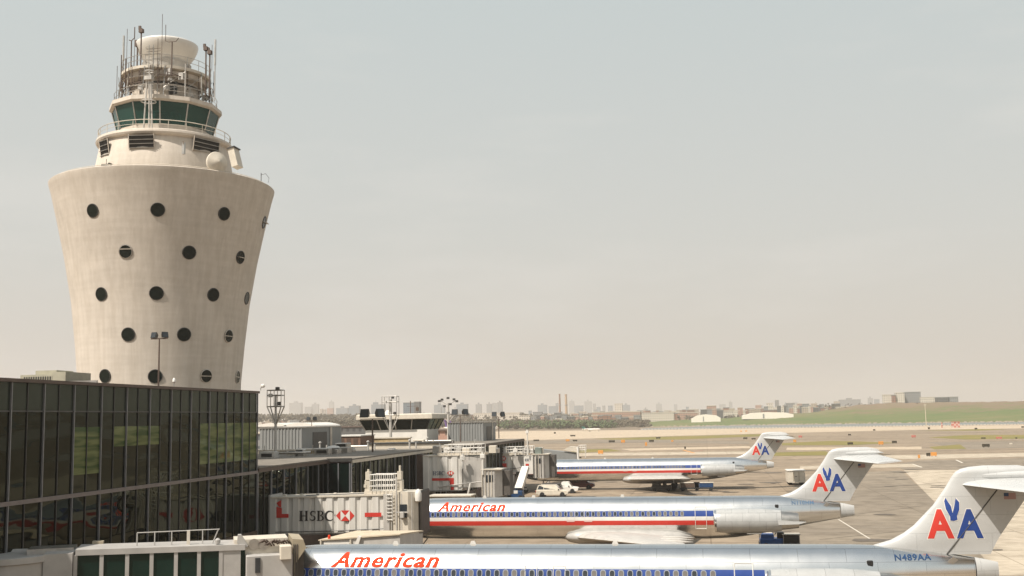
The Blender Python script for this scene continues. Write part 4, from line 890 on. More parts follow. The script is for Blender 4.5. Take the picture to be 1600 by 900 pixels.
    for s in (-1, 1):
        for (xa, xb, za, zb) in ((2.35, 2.75, 3.85, 4.15), (2.85, 3.3, 3.85, 4.3)):
            b.add([(xa, body_y(xa, za, .02)*s, za), (xb, body_y(xb, za, .02)*s, za), (xb, body_y(xb, zb, .02)*s, zb), (xa+.15, body_y(xa+.15, min(zb, 3.98), .02)*s, zb)], [(0, 1, 2, 3)])
    b.build('windscreen', panegl, t)
    # gear
    def wheelset(x, y, r, w2, zt, nm):
        g = MB().tube([(x, y, r), (x, y, zt)], .11, 8).tube([(x, y-w2, r), (x, y+w2, r)], .09, 8).tube([(x, y, r+.3), (x+.9, y, zt)], .06).build(nm, alu2, t)
        for s in (-1, 1): MB().lathe((0, 0, 0), [(r*.55, -.16), (r*.93, -.15), (r, -.08), (r, .08), (r*.93, .15), (r*.55, .16)], 24, axis='Y').lathe((0, 0, 0), [(r*.5, -.12), (r*.5, .12)], 16, axis='Y').build('wheel', rubber, g, smooth=30).location = (x, y+s*w2, r)
    wheelset(3.6, 0, .33, .2, 1.7, 'nose_gear'); wheelset(25.6, -2.54, .55, .36, 1.8, 'main_gear'); wheelset(25.6, 2.54, .55, .36, 1.8, 'main_gear')
    # small fittings
    for (x, s) in ((9.5, .1), (14, .13), (22, .09)): MB().prism([(x, 5.08), (x+.1, 5.3), (x+.3, 5.3), (x+.4, 5.08)], -.03, .03).build('antenna_blade', white, t)
    MB().rbox((35.3, body_y(35.6, 4.3)-.06, 4.14), (35.62, body_y(35.6, 4.3)+.05, 4.44), .04).build('air_outlet', blackp, t)
    b = MB(); b.prism([(39.1, 4.05), (39.7, 4.55), (39.95, 4.4), (39.4, 3.95)], body_y(39.5, 4.3)-.02, body_y(39.5, 4.3)+.06); b.build('access_panel', alu2, t)
    for z0 in (1.9,): MB().box((8, body_y(8, 2.2)-.01, 2.2), (8.6, body_y(8, 2.2)+.02, 2.24)).build('panel_line', dark, t)
    # flap track fairings + leading details on the port wing
    for y in (-4.5, -7.5, -10.5): MB().loft([[(25.2+a*.9, y+.13*k_*math.cos(q), 1.75+abs(y)*.055+.0+.15*k_*math.sin(q)) for q in [j*math.pi/4 for j in range(8)]] for a, k_ in ((0, .2), (.8, 1), (2.2, 1), (3.6, .1))]).build('flap_fairing', white2, t, smooth=40)
    return t
airliner(-27.4, 61.2, 'N489AA', 'nearest polished silver airliner cut off by the bottom edge, registration N489AA', title=.72).location.z = .10
airliner(-29.8, 98.5, 'N110HM', 'middle silver airliner with red and blue stripes docked at the large bank bridge', seed=3)
airliner(-31.3, 186.0, '', 'farthest of the three silver airliners, whole wheels and shadow visible', title=None, seed=5)
# small jets far away
def small_jet(x, y, s, heading, body, tail, label, name='small_jet', sc_tail=1):
    t = thing(name, (x, y, 0), label, 'airplane'); t.rotation_euler = (0, 0, heading); t.scale = (s, s, s)
    L_ = 26; st = [(0, .05, 2.6), (.5, .6, 2.6), (1.5, 1.0, 2.7), (3, 1.3, 2.8), (20, 1.3, 2.8), (24, .7, 3.2), (26, .15, 3.5)]
    MB().loft([[(a, r*math.cos(k*math.pi/10), z+r*math.sin(k*math.pi/10)) for k in range(20)] for a, r, z in st]).build('fuselage', body, t, smooth=40)
    for q in (-1, 1): wing((11, 16, q*1, 2.1), (16.5, 18, q*11, 2.8), .12).build('wing', body, t, smooth=40); wing((23.4, 25.5, q*.1, 7.0), (25, 26.3, q*4, 7.0), .1).build('tailplane', tail, t, smooth=40)
    MB().prism([(19.8, 3.6), (23.2, 7.1), (26, 7.2), (25.2, 3.8)], -.12, .12).build('fin', tail, t)
    for q in (-1, 1): MB().lathe((18, q*2.1, 3.4), [(.55, 0), (.7, .3), (.7, 2.8), (.4, 4)], 16, axis='X').build('engine', body, t, smooth=30)
    for (a, b_) in ((2.5, 0), (15, -2), (15, 2)): MB().tube([(a, b_, 0.3), (a, b_, 2.4)], .12).lathe((a, b_-.15, .4), [(.4, 0), (.4, .3)], 14, axis='Y').build('gear', dark, t)
    b = MB()
    for k in range(16): b.box((5+k*.9, -1.33, 3.0), (5.35+k*.9, -1.22, 3.35))
    b.build('window_row', panegl, t)
p = onZ(925, 674)
small_jet(p.x+8, p.y-6, .62, math.pi, white, teal, 'small white jet with a teal tail taxiing on the far runway')
p = onY(694, 656, 880)
small_jet(p.x+44, 880, 1.7, math.pi, white, purple, 'white jet with a purple tail fin mostly hidden behind the right plant room')
# ------------------------------------------------------------------ jet bridges
SER = 'HSBC'
def arc(cx, cz, rx, rz, a0, a1, w0, w1, n=14):
    """stroke of varying width along an ellipse arc: quads"""
    q = []
    for i in range(n):
        P = []
        for k in (i, i+1):
            u = k/n; a = R_(a0+(a1-a0)*u); wd = w0+(w1-w0)*math.sin(math.pi*u)
            P.append(((cx+rx*math.cos(a), cz+rz*math.sin(a)), (cx+(rx-wd)*math.cos(a), cz+(rz-wd*.9)*math.sin(a))))
        q.append([P[0][0], P[1][0], P[1][1], P[0][1]])
    return q
def rect(a, b, c, d): return [[(a, b), (c, b), (c, d), (a, d)]]
def serif_word():
    L = []
    def H_(x): return rect(x+.10, .06, x+.28, .94)+rect(x+.56, .06, x+.74, .94)+rect(x+.28, .45, x+.56, .54)+rect(x+.03, 0, x+.35, .06)+rect(x+.49, 0, x+.81, .06)+rect(x+.03, .94, x+.35, 1)+rect(x+.49, .94, x+.81, 1)
    def S_(x): return arc(x+.27, .74, .23, .26, 30, 265, .07, .14)+arc(x+.27, .27, .25, .27, 85, -150, .07, .15)+rect(x+.46, .70, x+.5, .97)+rect(x+.02, .03, x+.06, .32)
    def B_(x): return rect(x+.08, .06, x+.26, .94)+rect(x+0, 0, x+.30, .06)+rect(x+0, .94, x+.30, 1)+arc(x+.30, .76, .28, .24, 90, -90, .05, .13)+arc(x+.30, .27, .32, .27, 90, -90, .05, .14)
    def C_(x): return arc(x+.42, .5, .42, .51, 38, 322, .06, .18, 20)+rect(x+.72, .66, x+.76, .97)
    L += H_(0)+S_(.92)+B_(1.52)+C_(2.2); return [[(px_/3.0, pz_) for px_, pz_ in p] for p in L]
def place_decal(polys, x0, w_, z0, h, y, m, parent, name):
    b = MB()
    for i, p in enumerate(polys): b.add([(x0+a*w_, y-.0004*(i % 7), z0+c*h) for a, c in p], [tuple(range(len(p)))])
    return b.build(name, m, parent, fix=False)
HEX_R = [[(0, .5), (.25, 1), (.25, 0)], [(1, .5), (.75, 0), (.75, 1)], [(.27, 1), (.73, 1), (.5, .5)], [(.27, 0), (.5, .5), (.73, 0)]]
HEX_W = [[(.25, 0), (.25, 1), (.5, .5)], [(.75, 0), (.5, .5), (.75, 1)]]
def corr_wall(x0, x1, z0a, z1a, z0b, z1b, y, depth, m, t, pitch=1.0, name='tunnel', dp=.13, lab=None):
    n = max(2, int((x1-x0)/pitch)); pts = []
    for i in range(n):
        s = (x1-x0)/n; x = x0+s*i; pts += [(x, y), (x+s*.5, y), (x+s*.62, y+dp), (x+s*.88, y+dp)]
    pts += [(x1, y), (x1, y+depth), (x0, y+depth)]
    f = lambda x, a, b: a+(b-a)*(x-x0)/(x1-x0)
    o = MB().loft([[(x, y_, f(x, z0a, z0b)) for x, y_ in pts], [(x, y_, f(x, z1a, z1b)) for x, y_ in pts]]).build(name, m, t)
    MB().loft([[(x0, y-.06, z1a-.02), (x0, y+depth+.1, z1a-.02), (x0, y+depth+.1, z1a+.12), (x0, y-.06, z1a+.12)], [(x1, y-.06, z1b-.02), (x1, y+depth+.1, z1b-.02), (x1, y+depth+.1, z1b+.12), (x1, y-.06, z1b+.12)]]).build('roof_edge', cream, t)
    MB().loft([[(x0, y-.05, z0a-.12), (x0, y+depth, z0a-.12), (x0, y+depth, z0a+.02), (x0, y-.05, z0a+.02)], [(x1, y-.05, z0b-.12), (x1, y+depth, z0b-.12), (x1, y+depth, z0b+.02), (x1, y-.05, z0b+.02)]]).build('floor_edge', alu2, t)
    return o
def bogie(t, x, y, ztop, m=white2):
    b = MB()
    for s in (-1, 1): b.tube([(x+s*.9, y, .7), (x+s*.9, y, ztop)], .16, 8); b.tube([(x+s*.9, y, 1.4), (x-s*.2, y, ztop)], .07, 6)
    b.box((x-1.3, y-.35, .5), (x+1.3, y+.35, .8)); o = b.build('lift_column', m, t)
    for s in (-1, 1): MB().lathe((0, 0, 0), [(.25, -.2), (.48, -.18), (.5, 0), (.48, .18), (.25, .2)], 20, axis='Y').build('wheel', rubber, o, smooth=30).location = (x+s*.95, y, .5)
def rail_cage(t, x0, x1, y0, y1, z0, h, m=white, n=4, name='railing', tk=.035):
    b = MB()
    for z in (z0+h, z0+h*.66, z0+h*.33): b.tube([(x0, y0, z), (x1, y0, z), (x1, y1, z), (x0, y1, z), (x0, y0, z)], tk, 4)
    for i in range(n+1):
        x = x0+(x1-x0)*i/n
        for y in (y0, y1): b.tube([(x, y, z0), (x, y, z0+h)], tk, 4)
    return b.build(name, m, t)
jetw = mat('jetway_white', (.66, .64, .60), .45, scale=1.1, stretch=(1.6, 1, .22), col2=(.50, .475, .43), detail=8)
# --- second bridge, big lettering
def bridge_two():
    Y = 91.6; q = lambda px, py: onY(px, py, Y)
    x0, x1, x2 = q(422, 800).x, q(600, 800).x, q(655, 800).x
    t = thing('jet_bridge', (x0, Y, 0), 'white corrugated boarding bridge with large black HSBC lettering at the middle airliner', 'jet bridge', 'boarding bridges between the pier and the airliners'); L = x1-x0
    za0, za1, zb0, zb1 = q(422, 836).z, q(422, 779).z, q(600, 830).z, q(600, 774).z
    corr_wall(0, L, za0, za1, zb0, zb1, 0, 3.0, jetw, t, .98)
    MB().tube([(.5, -.03, za0+.25), (L*.5, -.05, za0+.33), (L, -.03, zb0+.22)], .035, 5).tube([(L*.3, .6, za1+.2), (L*.95, .6, zb1+.2)], .05, 5).build('conduit', dark, t)
    for k in range(6): MB().rbox((L*(.08+.15*k), .8, za1+(zb1-za1)*(.08+.15*k)+.1), (L*(.08+.15*k)+.3, 1.1, za1+(zb1-za1)*(.08+.15*k)+.28), .04).build('roof_lamp', cream, t)
    f = lambda px: q(px, 800).x-x0
    # lettering (photo pixel boxes)
    place_decal(serif_word(), f(467), f(522)-f(467), q(490, 814).z, q(490, 814-15.5).z*0+q(490, 798).z-q(490, 814).z, -.02, blackp, t, 'lettering')
    b0, b1 = q(540, 814).z, q(540, 797.5).z
    place_decal(HEX_R, f(525), f(554)-f(525), b0, b1-b0, -.02, redp, t, 'logo_red'); place_decal(HEX_W, f(525), f(554)-f(525), b0, b1-b0, -.024, white, t, 'logo_white')
    z0, z1 = q(583, 807.5).z, q(583, 801).z; place_decal(rect(0, 0, 1, 1), f(570), f(596)-f(570), z0, z1-z0, -.02, redp, t, 'red_bar')
    z0, z1, z2 = q(440, 809).z, q(440, 797).z, q(440, 781).z
    place_decal(rect(0, 0, 1, 1), f(432), f(451)-f(432), z0, (z1-z0)*.5, -.02, redp, t, 'red_bar'); place_decal([[(0, 0), (.45, 0), (.45, .75), (0, .95)]], f(432), f(451)-f(432), z0+(z1-z0)*.5, z1-z0, -.02, redp, t, 'red_bar')
    place_decal([[(0, .7), (.45, 1), (.45, .25), (.2, .35)]], f(432), f(449)-f(432), z1, z2-z1, -.02, redp, t, 'red_bar')
    # outer tunnel end + cab
    MB().box((-1.0, .1, za0-.3), (-.02, 2.9, za1+.3)).build('vestibule', white2, t)
    c0, c1 = q(630, 836).z, q(630, 769).z
    MB().box((L+.02, -.25, zb0-.15), (L+.55, 3.2, zb1+.1)).build('tunnel_collar', white2, t)
    MB().loft([[(L+.55, -.1, c0+.25), (x2-x0-.9, -.3, c0), (x2-x0-.1, .3, c0-.1), (x2-x0-.1, 3.4, c0-.1), (L+.55, 3.2, c0+.25)], [(L+.55, -.1, c1), (x2-x0-.9, -.3, c1+.05), (x2-x0-.1, .3, c1), (x2-x0-.1, 3.4, c1), (L+.55, 3.2, c1)]]).build('cab', cream, t)
    MB().box((x2-x0-1.6, -.36, c0+1.5), (x2-x0-1.0, -.26, c0+2.6)).build('cab_window', panegl, t)
    for k in range(5): x = L+.7+k*.45; MB().box((x, -.26, c0+.35), (x+.06, -.14, c1-.1)).build('wall_rib', white2, t)
    n = 3
    b = MB()
    for k in range(n): x = x2-x0-.1+k*.07; b.loft([[(x, .2-.02*k, c0-.1), (x, 3.4, c0-.1), (x, 3.4, c1+.1), (x, .2, c1+.1)], [(x+.065, .35, c0+.02), (x+.065, 3.2, c0+.02), (x+.065, 3.2, c1-.05), (x+.065, .35, c1-.05)]])
    b.build('bellows', canvas, t)
    MB().lathe((x2-x0-.1, .1, c1-.75), [(.12, -.1), (.28, 0), (.3, .6), (.2, .9), (.05, 1.0)], 14).build('hood_motor', white, t, smooth=40)
    MB().box((f(568), .2, zb1+.1), (f(625), 2.4, zb1+.35)).build('roof_deck', cream, t)
    rail_cage(t, f(578), f(615), .0, 1.8, zb1+.3, 1.45, n=6)
    for px in (572, 622):
        g = MB().rbox((-.28, -.25, 0), (.28, .25, 1.2), .06).box((-.18, -.3, 1.2), (.18, .3, 1.9)).tube([(0, 0, 1.8), (0, 0, 2.4 if px > 600 else 2.1)], .1).box((-.33, -.3, .55), (-.1, .3, .8)).build('hoist_post', cream, t); g.location = (f(px), .7, zb1+.1)
    b = MB()
    for px in (606, 615): b.tube([(f(px), -.35, zb0+.9), (f(px), -.35, zb1+.3)], .035, 4)
    for k in range(8): z = zb0+1+k*.3; b.tube([(f(606), -.35, z), (f(615), -.35, z)], .03, 4)
    b.build('ladder', white, t)
    MB().tube([(f(622), -.45, c0+.1), (f(622), -.45, c1+1.3)], .06, 6).box((f(620), -.5, c0+1.9), (f(640), -.4, c0+2.0)).rbox((f(628), -.65, c0+1.5), (f(634), -.4, c0+2.0), .04).build('service_post', white2, t)
    bogie(t, f(608), 1.5, zb0)
    MB().tube([(1.2, 1.5, 0), (1.2, 1.5, za0)], .35, 14).build('column', white2, t, smooth=30)
    MB().box((-.9, .3, za0-.25), (-.4, .45, za1-.3)).build('orange_post', mat('rust_post', (.38, .16, .07), .7), t)
bridge_two()
def bridge_far(Y, pa, pb, top, bot, pc, ctop, cbot, label, word=None, bar=None, lit=None, posts=(), cab2=None, hexb=None):
    q = lambda px, py: onY(px, py, Y); x0 = q(pa, 740).x; f = lambda px: q(px, 740).x-x0
    t = thing('jet_bridge', (x0, Y, 0), label, 'jet bridge', 'boarding bridges between the pier and the airliners'); z = lambda py: q((pa+pb)/2, py).z
    corr_wall(0, f(pb), z(bot), z(top), z(bot)+.1, z(top)+.05, 0, 3, lit or jetw, t, 1.05)
    MB().box((-1.2, .2, z(bot)-.3), (-.05, 2.9, z(top)+.2)).build('vestibule', brown, t)
    MB().loft([[(f(pb)+.05, .15, z(bot)+.3), (f(pc), .35, z(bot)+.4), (f(pc), 2.8, z(bot)+.4), (f(pb)+.05, 2.8, z(bot)+.3)], [(f(pb)+.05, .15, z(top)-.1), (f(pc), .35, z(top)-.05), (f(pc), 2.8, z(top)-.05), (f(pb)+.05, 2.8, z(top)-.1)]]).build('inner_tunnel', white2, t)
    w0 = f(pc); rr_ = random.Random(int(Y))
    for k in range(7): x = f(pb)-4+rr_.random()*(f(pc)-f(pb)+7); hh = rr_.uniform(.25, .9); MB().rbox((x, rr_.uniform(.1, .6), z(top)+.3), (x+rr_.uniform(.3, 1.0), 1.5, z(top)+.4+hh), .05).build('roof_unit', [cream, white2, alu2, white][k % 4], t)
    b = MB()
    for k in range(4): x = f(pb)-3+rr_.random()*7; b.tube([(x, .2, z(top)+.3), (x+rr_.uniform(-.8, .8), .2, z(top)+rr_.uniform(1.2, 2.4))], .05, 5)
    b.tube([(f(pb)-3, -.12, z(bot)+.5), (f(pc), -.12, z(bot)+1.1), (f(pc)+1, -.3, z(bot)-.8)], .06, 5); b.build('cable_run', dark if Y > 150 else white2, t)
    if cab2:
        a, b_, tp, bt = cab2
        MB().loft([[(f(a), -.5, z(bt)), (f(b_)-.8, -.6, z(bt)-.1), (f(b_), .2, z(bt)), (f(b_), 3, z(bt)), (f(a), 3, z(bt))], [(f(a), -.5, z(tp)), (f(b_)-.8, -.6, z(tp)), (f(b_), .2, z(tp)), (f(b_), 3, z(tp)), (f(a), 3, z(tp))]]).build('cab', white2, t)
        MB().box((f(a)+.5, -.62, z(tp)-1.4), (f(a)+1.4, -.52, z(tp)-.6)).build('cab_window', panegl, t)
        for k in range(4): x = f(a)+(f(b_)-f(a)-.8)*k/4; MB().box((x, -.66, z(bt)+.1), (x+.08, -.56, z(tp)-.1)).build('wall_rib', cream, t)
        MB().box((f(b_), .4, z(bt)+.1), (f(b_)+.9, 2.9, z(tp)-.1)).build('bellows', canvas, t)
        MB().box((f(a)-.1, -.7, z(tp)), (f(b_)+.1, 3.1, z(tp)+.12)).build('cab_roof', cream, t)
    if word:
        a, b_, tp, bt = word; place_decal(serif_word(), f(a), f(b_)-f(a), z(bt), z(tp)-z(bt), -.03, mat('dark_blue_lettering', (.03, .05, .09), .5), t, 'lettering')
    if hexb:
        a, b_, tp, bt = hexb; place_decal(HEX_R, f(a), f(b_)-f(a), z(bt), z(tp)-z(bt), -.03, redp, t, 'logo_red'); place_decal(HEX_W, f(a), f(b_)-f(a), z(bt), z(tp)-z(bt), -.036, white, t, 'logo_white')
    for (a, b_, tp, bt) in (bar or []): place_decal(rect(0, 0, 1, 1), f(a), f(b_)-f(a), z(bt), z(tp)-z(bt), -.03-.004*(b_-a > 15), redp, t, 'red_bar')
    for (px, y0, y1, r) in posts:
        MB().tube([(f(px), -.6, z(y1)), (f(px), -.6, z(y0))], r, 6).rbox((f(px)-r*2.4, -.8, z(y0)-r*6), (f(px)+r*2.4, -.45, z(y0)-r*2), .03).build('service_post', white, t)
    bogie(t, f((pb+pc)/2), 1.5, z(bot)); MB().tube([(.8, 1.5, 0), (.8, 1.5, z(bot))], .35, 12).build('column', white2, t, smooth=30)
    rail_cage(t, f(pb)-2.2, f(pc), -.1, 2.4, z(top)+.1, 1.3, n=5)
    MB().box((f(pb)-3.2, .2, z(top)+.1), (f(pc)+.4, 2.5, z(top)+.4)).build('roof_deck', cream, t)
    return t, f, z
t3, f3, z3 = bridge_far(132, 661, 722, 713, 767, 753, 733, 773, 'white boarding bridge with a hooked red bar, third from the front, at an empty gate', word=(676, 695, 736, 742.5), hexb=(698.5, 709.5, 736, 742.5), bar=[(675, 709, 747, 751), (703, 709, 751, 757), (704, 709, 761, 766)],
                        cab2=(754, 784, 735, 776), posts=[(725, 709, 732, .13), (756, 707, 742, .12)])
b = MB(); b.tube([(f3(733), -.8, z3(772)), (f3(737), -.8, z3(755))], .12, 6).build('strut', white, t3)
t4, f4, z4 = bridge_far(178, 766, 801, 712, 741, 817, 708, 748, 'white boarding bridge with a red bar serving the farthest airliner', word=(771, 783, 713.5, 719), hexb=(784, 791.5, 713, 720), bar=[(766, 792, 724, 728), (787, 792, 728, 732)], cab2=(834, 858, 711, 747), posts=[(826, 672, 712, .10), (807, 698, 712, .15)])
MB().box((f4(819), -.2, z4(741)), (f4(834), 2.8, z4(713))).build('middle_tunnel', white, t4)
place_decal(rect(0, 0, 1, 1), f4(822), f4(827)-f4(822), z4(728), z4(725)-z4(728), -.24, redp, t4, 'red_bar')
place_decal(serif_word(), f4(821), f4(828)-f4(821), z4(721), z4(717)-z4(721), -.24, M['dark_blue_lettering'], t4, 'lettering')
for k in range(4): MB().box((f4(834+k*6), -.68, z4(746)), (f4(834+k*6)+.1, -.6, z4(712))).build('panel_joint', alu2, t4)
MB().tube([(f4(799), -.7, z4(775)), (f4(803), -.7, z4(742))], .18, 6).tube([(f4(794), -.7, z4(750)), (f4(798), -.7, z4(765))], .12, 6).build('strut', white, t4)
b = MB().rbox((f4(837), -.4, z4(712)), (f4(847), 1.8, z4(700)), .05).build('machine_housing', mat('green_grey_paint', (.16, .19, .17), .6), t4)
rail_cage(t4, f4(820), f4(834), -.3, 1.5, z4(713), 1.6, n=4)
# fifth bridge: grey sloping tunnel beyond the farthest airliner
def bridge_five():
    Y = 205; q = lambda px, py: onY(px, py, Y); x0 = q(846, 710).x
    t = thing('jet_bridge', (x0, Y, 0), 'grey sloping boarding bridge beyond the nose of the farthest airliner', 'jet bridge', 'boarding bridges between the pier and the airliners')
    P = [q(846, 702), q(900, 708), q(900, 726), q(846, 726)]
    MB().prism([(p.x-x0, p.z) for p in P], 0, 3).build('tunnel', greym, t)
    MB().prism([(q(862, 0).x-x0, q(862, 703).z), (q(872, 0).x-x0, q(872, 698).z), (q(884, 0).x-x0, q(884, 699).z), (q(885, 0).x-x0, q(885, 707).z)], -.3, 2).build('roof_unit', cream, t)
    rail_cage(t, q(886, 0).x-x0, q(895, 0).x-x0, -.2, 2, q(890, 707).z, 1.3, n=3)
    MB().tube([(q(884.5, 0).x-x0, -.5, q(884, 718).z), (q(884.5, 0).x-x0, -.5, q(884, 698).z)], .22, 6).tube([(q(895.5, 0).x-x0, -.5, q(895, 715).z), (q(895.5, 0).x-x0, -.5, q(895, 698).z)], .07, 5).build('post', white, t)
    MB().tube([(1, 1.5, 0), (1, 1.5, P[3].z)], .3, 10).tube([(5, 1.5, 0), (5, 1.5, P[3].z)], .3, 10).build('column', white2, t, smooth=30)
bridge_five()
# --- first bridge, bottom left: rotunda, glazed corridor, cab
jetw_shaded = mat('jetway_white_shaded', (.37, .355, .335), .55, var=.12, scale=1.0)  # white bridge paint darkened: the shade on its front is in the colour
def bridge_one():
    A = onY(8, 868, 52.5); Bp = onY(345, 858, 57.2); ax = V((Bp.x-A.x, 57.2-52.5, 0)); 
    t = thing('jet_bridge', (A.x, 52.5, 0), 'nearest boarding bridge with a round rotunda and a dark green glazed corridor', 'jet bridge', 'boarding bridges between the pier and the airliners')
    ang = math.atan2(ax.y, ax.x); t.rotation_euler = (0, 0, ang); o0 = V((A.x, 52.5, 0)); ux = V((math.cos(ang), math.sin(ang), 0)); n_ = V((-ux.y, ux.x, 0))
    def f(px, py=870):      # local x on the front face plane and z
        d = ray(px, py); k = n_.dot(o0-EYE)/n_.dot(d); p = EYE+d*k; return (p-o0).dot(ux), p.z
    # rotunda
    rx = f(8, 880)[0]; zt = f(40, 869)[1]; 
    MB().lathe((rx, 1.3, 0), [(2.35, 1.8), (2.35, zt-.35), (2.5, zt-.3), (2.5, zt), (2.35, zt+.03), (2.2, zt-.1), (.1, zt-.06)], 56).build('rotunda', jetw_shaded, t, smooth=30)
    MB().lathe((rx, 1.3, 0), [(.6, 0), (.6, 1.8)], 20).build('column', jetw_shaded, t, smooth=30)
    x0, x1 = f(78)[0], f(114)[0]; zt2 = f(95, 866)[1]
    MB().box((x0-.3, -.25, zt2-3.1), (x1, 2.8, zt2+.05)).build('end_frame', jetw_shaded, t)
    MB().box((f(36)[0], 1.2, zt2-.1), (x1-.1, 2.9, zt2+.2)).box((f(36)[0]+1.0, 1.5, zt2+.0), (f(50)[0]+1.0, 2.3, zt2+.12)).build('roof_hatch', alu2, t)
    gx0, gx1 = f(118)[0], f(345)[0]; za = f(118, 868)[1]; zb = f(345, 861)[1]; ZA = (za+zb)/2; 
    zc = lambda x: za+(zb-za)*(x-gx0)/(gx1-gx0)
    L = gx1-gx0; n = 6
    b = MB(); b.loft([[(gx0, -.12, zc(gx0)-.0), (gx0, 2.7, zc(gx0)), (gx0, 2.7, zc(gx0)+.3), (gx0, -.12, zc(gx0)+.3)], [(f(383)[0], -.12, zb), (f(383)[0], 2.7, zb), (f(383)[0], 2.7, zb+.3), (f(383)[0], -.12, zb+.3)]]).build('roof', jetw_shaded, t)
    MB().loft([[(gx0, -.1, za-2.9), (gx0, 2.6, za-2.9), (gx0, 2.6, za-2.3), (gx0, -.1, za-2.3)], [(gx1, -.1, zb-2.9), (gx1, 2.6, zb-2.9), (gx1, 2.6, zb-2.3), (gx1, -.1, zb-2.3)]]).build('floor', jetw_shaded, t)
    gm = facade_glass('green_corridor_glass', (.006, .022, .018), .2)
    edges = [f(px)[0] for px in (118, 159, 199, 237, 275, 311, 345)]
    for i in range(6):
        a, c = edges[i]+.1, edges[i+1]-.1; MB().box((a, 0, zc((a+c)/2)-2.3), (c, .04, zc((a+c)/2)-.01)).build('glass_pane', gm, t)
    for e_ in edges: MB().box((e_-.1, -.08, zc(e_)-2.4), (e_+.1, .08, zc(e_)+.02)).build('mullion', jetw_shaded, t)
    MB().box((gx0, 2.5, za-2.3), (gx1, 2.6, zb)).build('rear_wall', dark, t)
    xa, xb = f(347)[0], f(383)[0]; MB().box((xa, -.05, zb-2.9), (f(376)[0], 2.6, zb)).build('solid_panel', jetw_shaded, t); MB().box((f(376)[0], .1, zb-2.9), (f(383)[0], 2.5, zb)).build('gap_glass', gm, t)
    # cab
    c0, c1 = f(384)[0], f(456)[0]; zt3 = f(400, 866)[1]
    MB().rbox((c0, -.6, zt3-3.1), (c1, 2.9, zt3), .05).build('cab', jetw_shaded, t)
    MB().box((f(398)[0], -.66, f(398, 893)[1]), (f(406)[0], -.58, f(398, 870)[1])).build('cab_window', panegl, t)
    MB().box((f(366)[0], .2, zt3-.02), (f(450)[0], 2.4, f(400, 843)[1])).build('cab_roof_box', cream, t)
    MB().rbox((f(436)[0], -.95, f(440, 871)[1]), (f(454)[0], -.1, f(440, 850)[1]), .05).build('actuator_box', cream, t)
    for px in (397, 412): MB().lathe((f(px)[0], .18, f(px, 851)[1]), [(.3, -.06), (.3, 0)], 18, axis='Y').lathe((f(px)[0], .12, f(px, 851)[1]), [(.16, -.06), (.16, 0)], 18, axis='Y').build('round_fan', alu2, t)
    rnd = random.Random(2); b = MB()
    for k in range(10): x = f(405+k*4)[0]; z = f(405, 853-rnd.random()*5)[1]; b.tube([(x, .1, z), (x+.25, 0, z+.15), (x+.4, .1, z-.05)], .05, 5)
    b.build('hydraulic_hoses', brown, t)
    MB().prism([(f(370)[0], f(370, 848)[1]), (f(372)[0], f(372, 836)[1]), (f(377)[0], f(377, 836)[1]), (f(388)[0], f(388, 853)[1]), (f(383)[0], f(383, 857)[1])], .05, .6).build('roof_bracket', jetw_shaded, t)
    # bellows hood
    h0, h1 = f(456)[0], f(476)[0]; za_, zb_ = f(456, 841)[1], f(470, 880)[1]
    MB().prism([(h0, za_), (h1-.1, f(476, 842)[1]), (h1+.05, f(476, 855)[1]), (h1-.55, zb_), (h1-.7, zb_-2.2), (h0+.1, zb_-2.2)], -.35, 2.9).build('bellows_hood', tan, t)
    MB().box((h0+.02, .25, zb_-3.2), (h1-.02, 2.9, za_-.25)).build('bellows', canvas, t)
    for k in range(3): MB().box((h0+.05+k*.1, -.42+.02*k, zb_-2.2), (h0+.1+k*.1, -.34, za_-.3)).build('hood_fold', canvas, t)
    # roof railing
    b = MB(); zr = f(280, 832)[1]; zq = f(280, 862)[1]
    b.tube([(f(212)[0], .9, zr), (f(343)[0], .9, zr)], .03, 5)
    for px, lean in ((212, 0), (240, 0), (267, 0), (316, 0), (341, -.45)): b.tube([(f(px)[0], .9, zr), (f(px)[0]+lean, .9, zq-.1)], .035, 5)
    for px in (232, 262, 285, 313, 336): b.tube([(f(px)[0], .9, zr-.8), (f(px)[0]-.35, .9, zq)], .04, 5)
    b.build('roof_railing', jetw_shaded, t)
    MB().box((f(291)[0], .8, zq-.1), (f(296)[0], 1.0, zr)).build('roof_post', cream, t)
    MB().lathe((f(208)[0], .8, zq-.25), [(.45, 0), (.5, .1), (.3, .3), (.1, .4)], 16).box((f(200)[0]-.4, .4, zq-.35), (f(215)[0]+.2, 1.3, zq-.2)).build('roof_vent', jetw_shaded, t, smooth=30)
    MB().tube([(f(340)[0], .3, zq-.2), (f(340)[0], .3, zq+.35)], .07, 8).lathe((f(340)[0], .3, zq+.3), [(.14, 0), (.16, .2), (.05, .3)], 10).build('beacon', jetw_shaded, t)
    MB().box((f(136)[0], 2.6, zq-.3), (f(154)[0], 3.2, f(145, 854)[1])).build('junction_box', tan, t)
    bogie(t, f(420)[0], 1.2, zt3-3.1)
bridge_one()
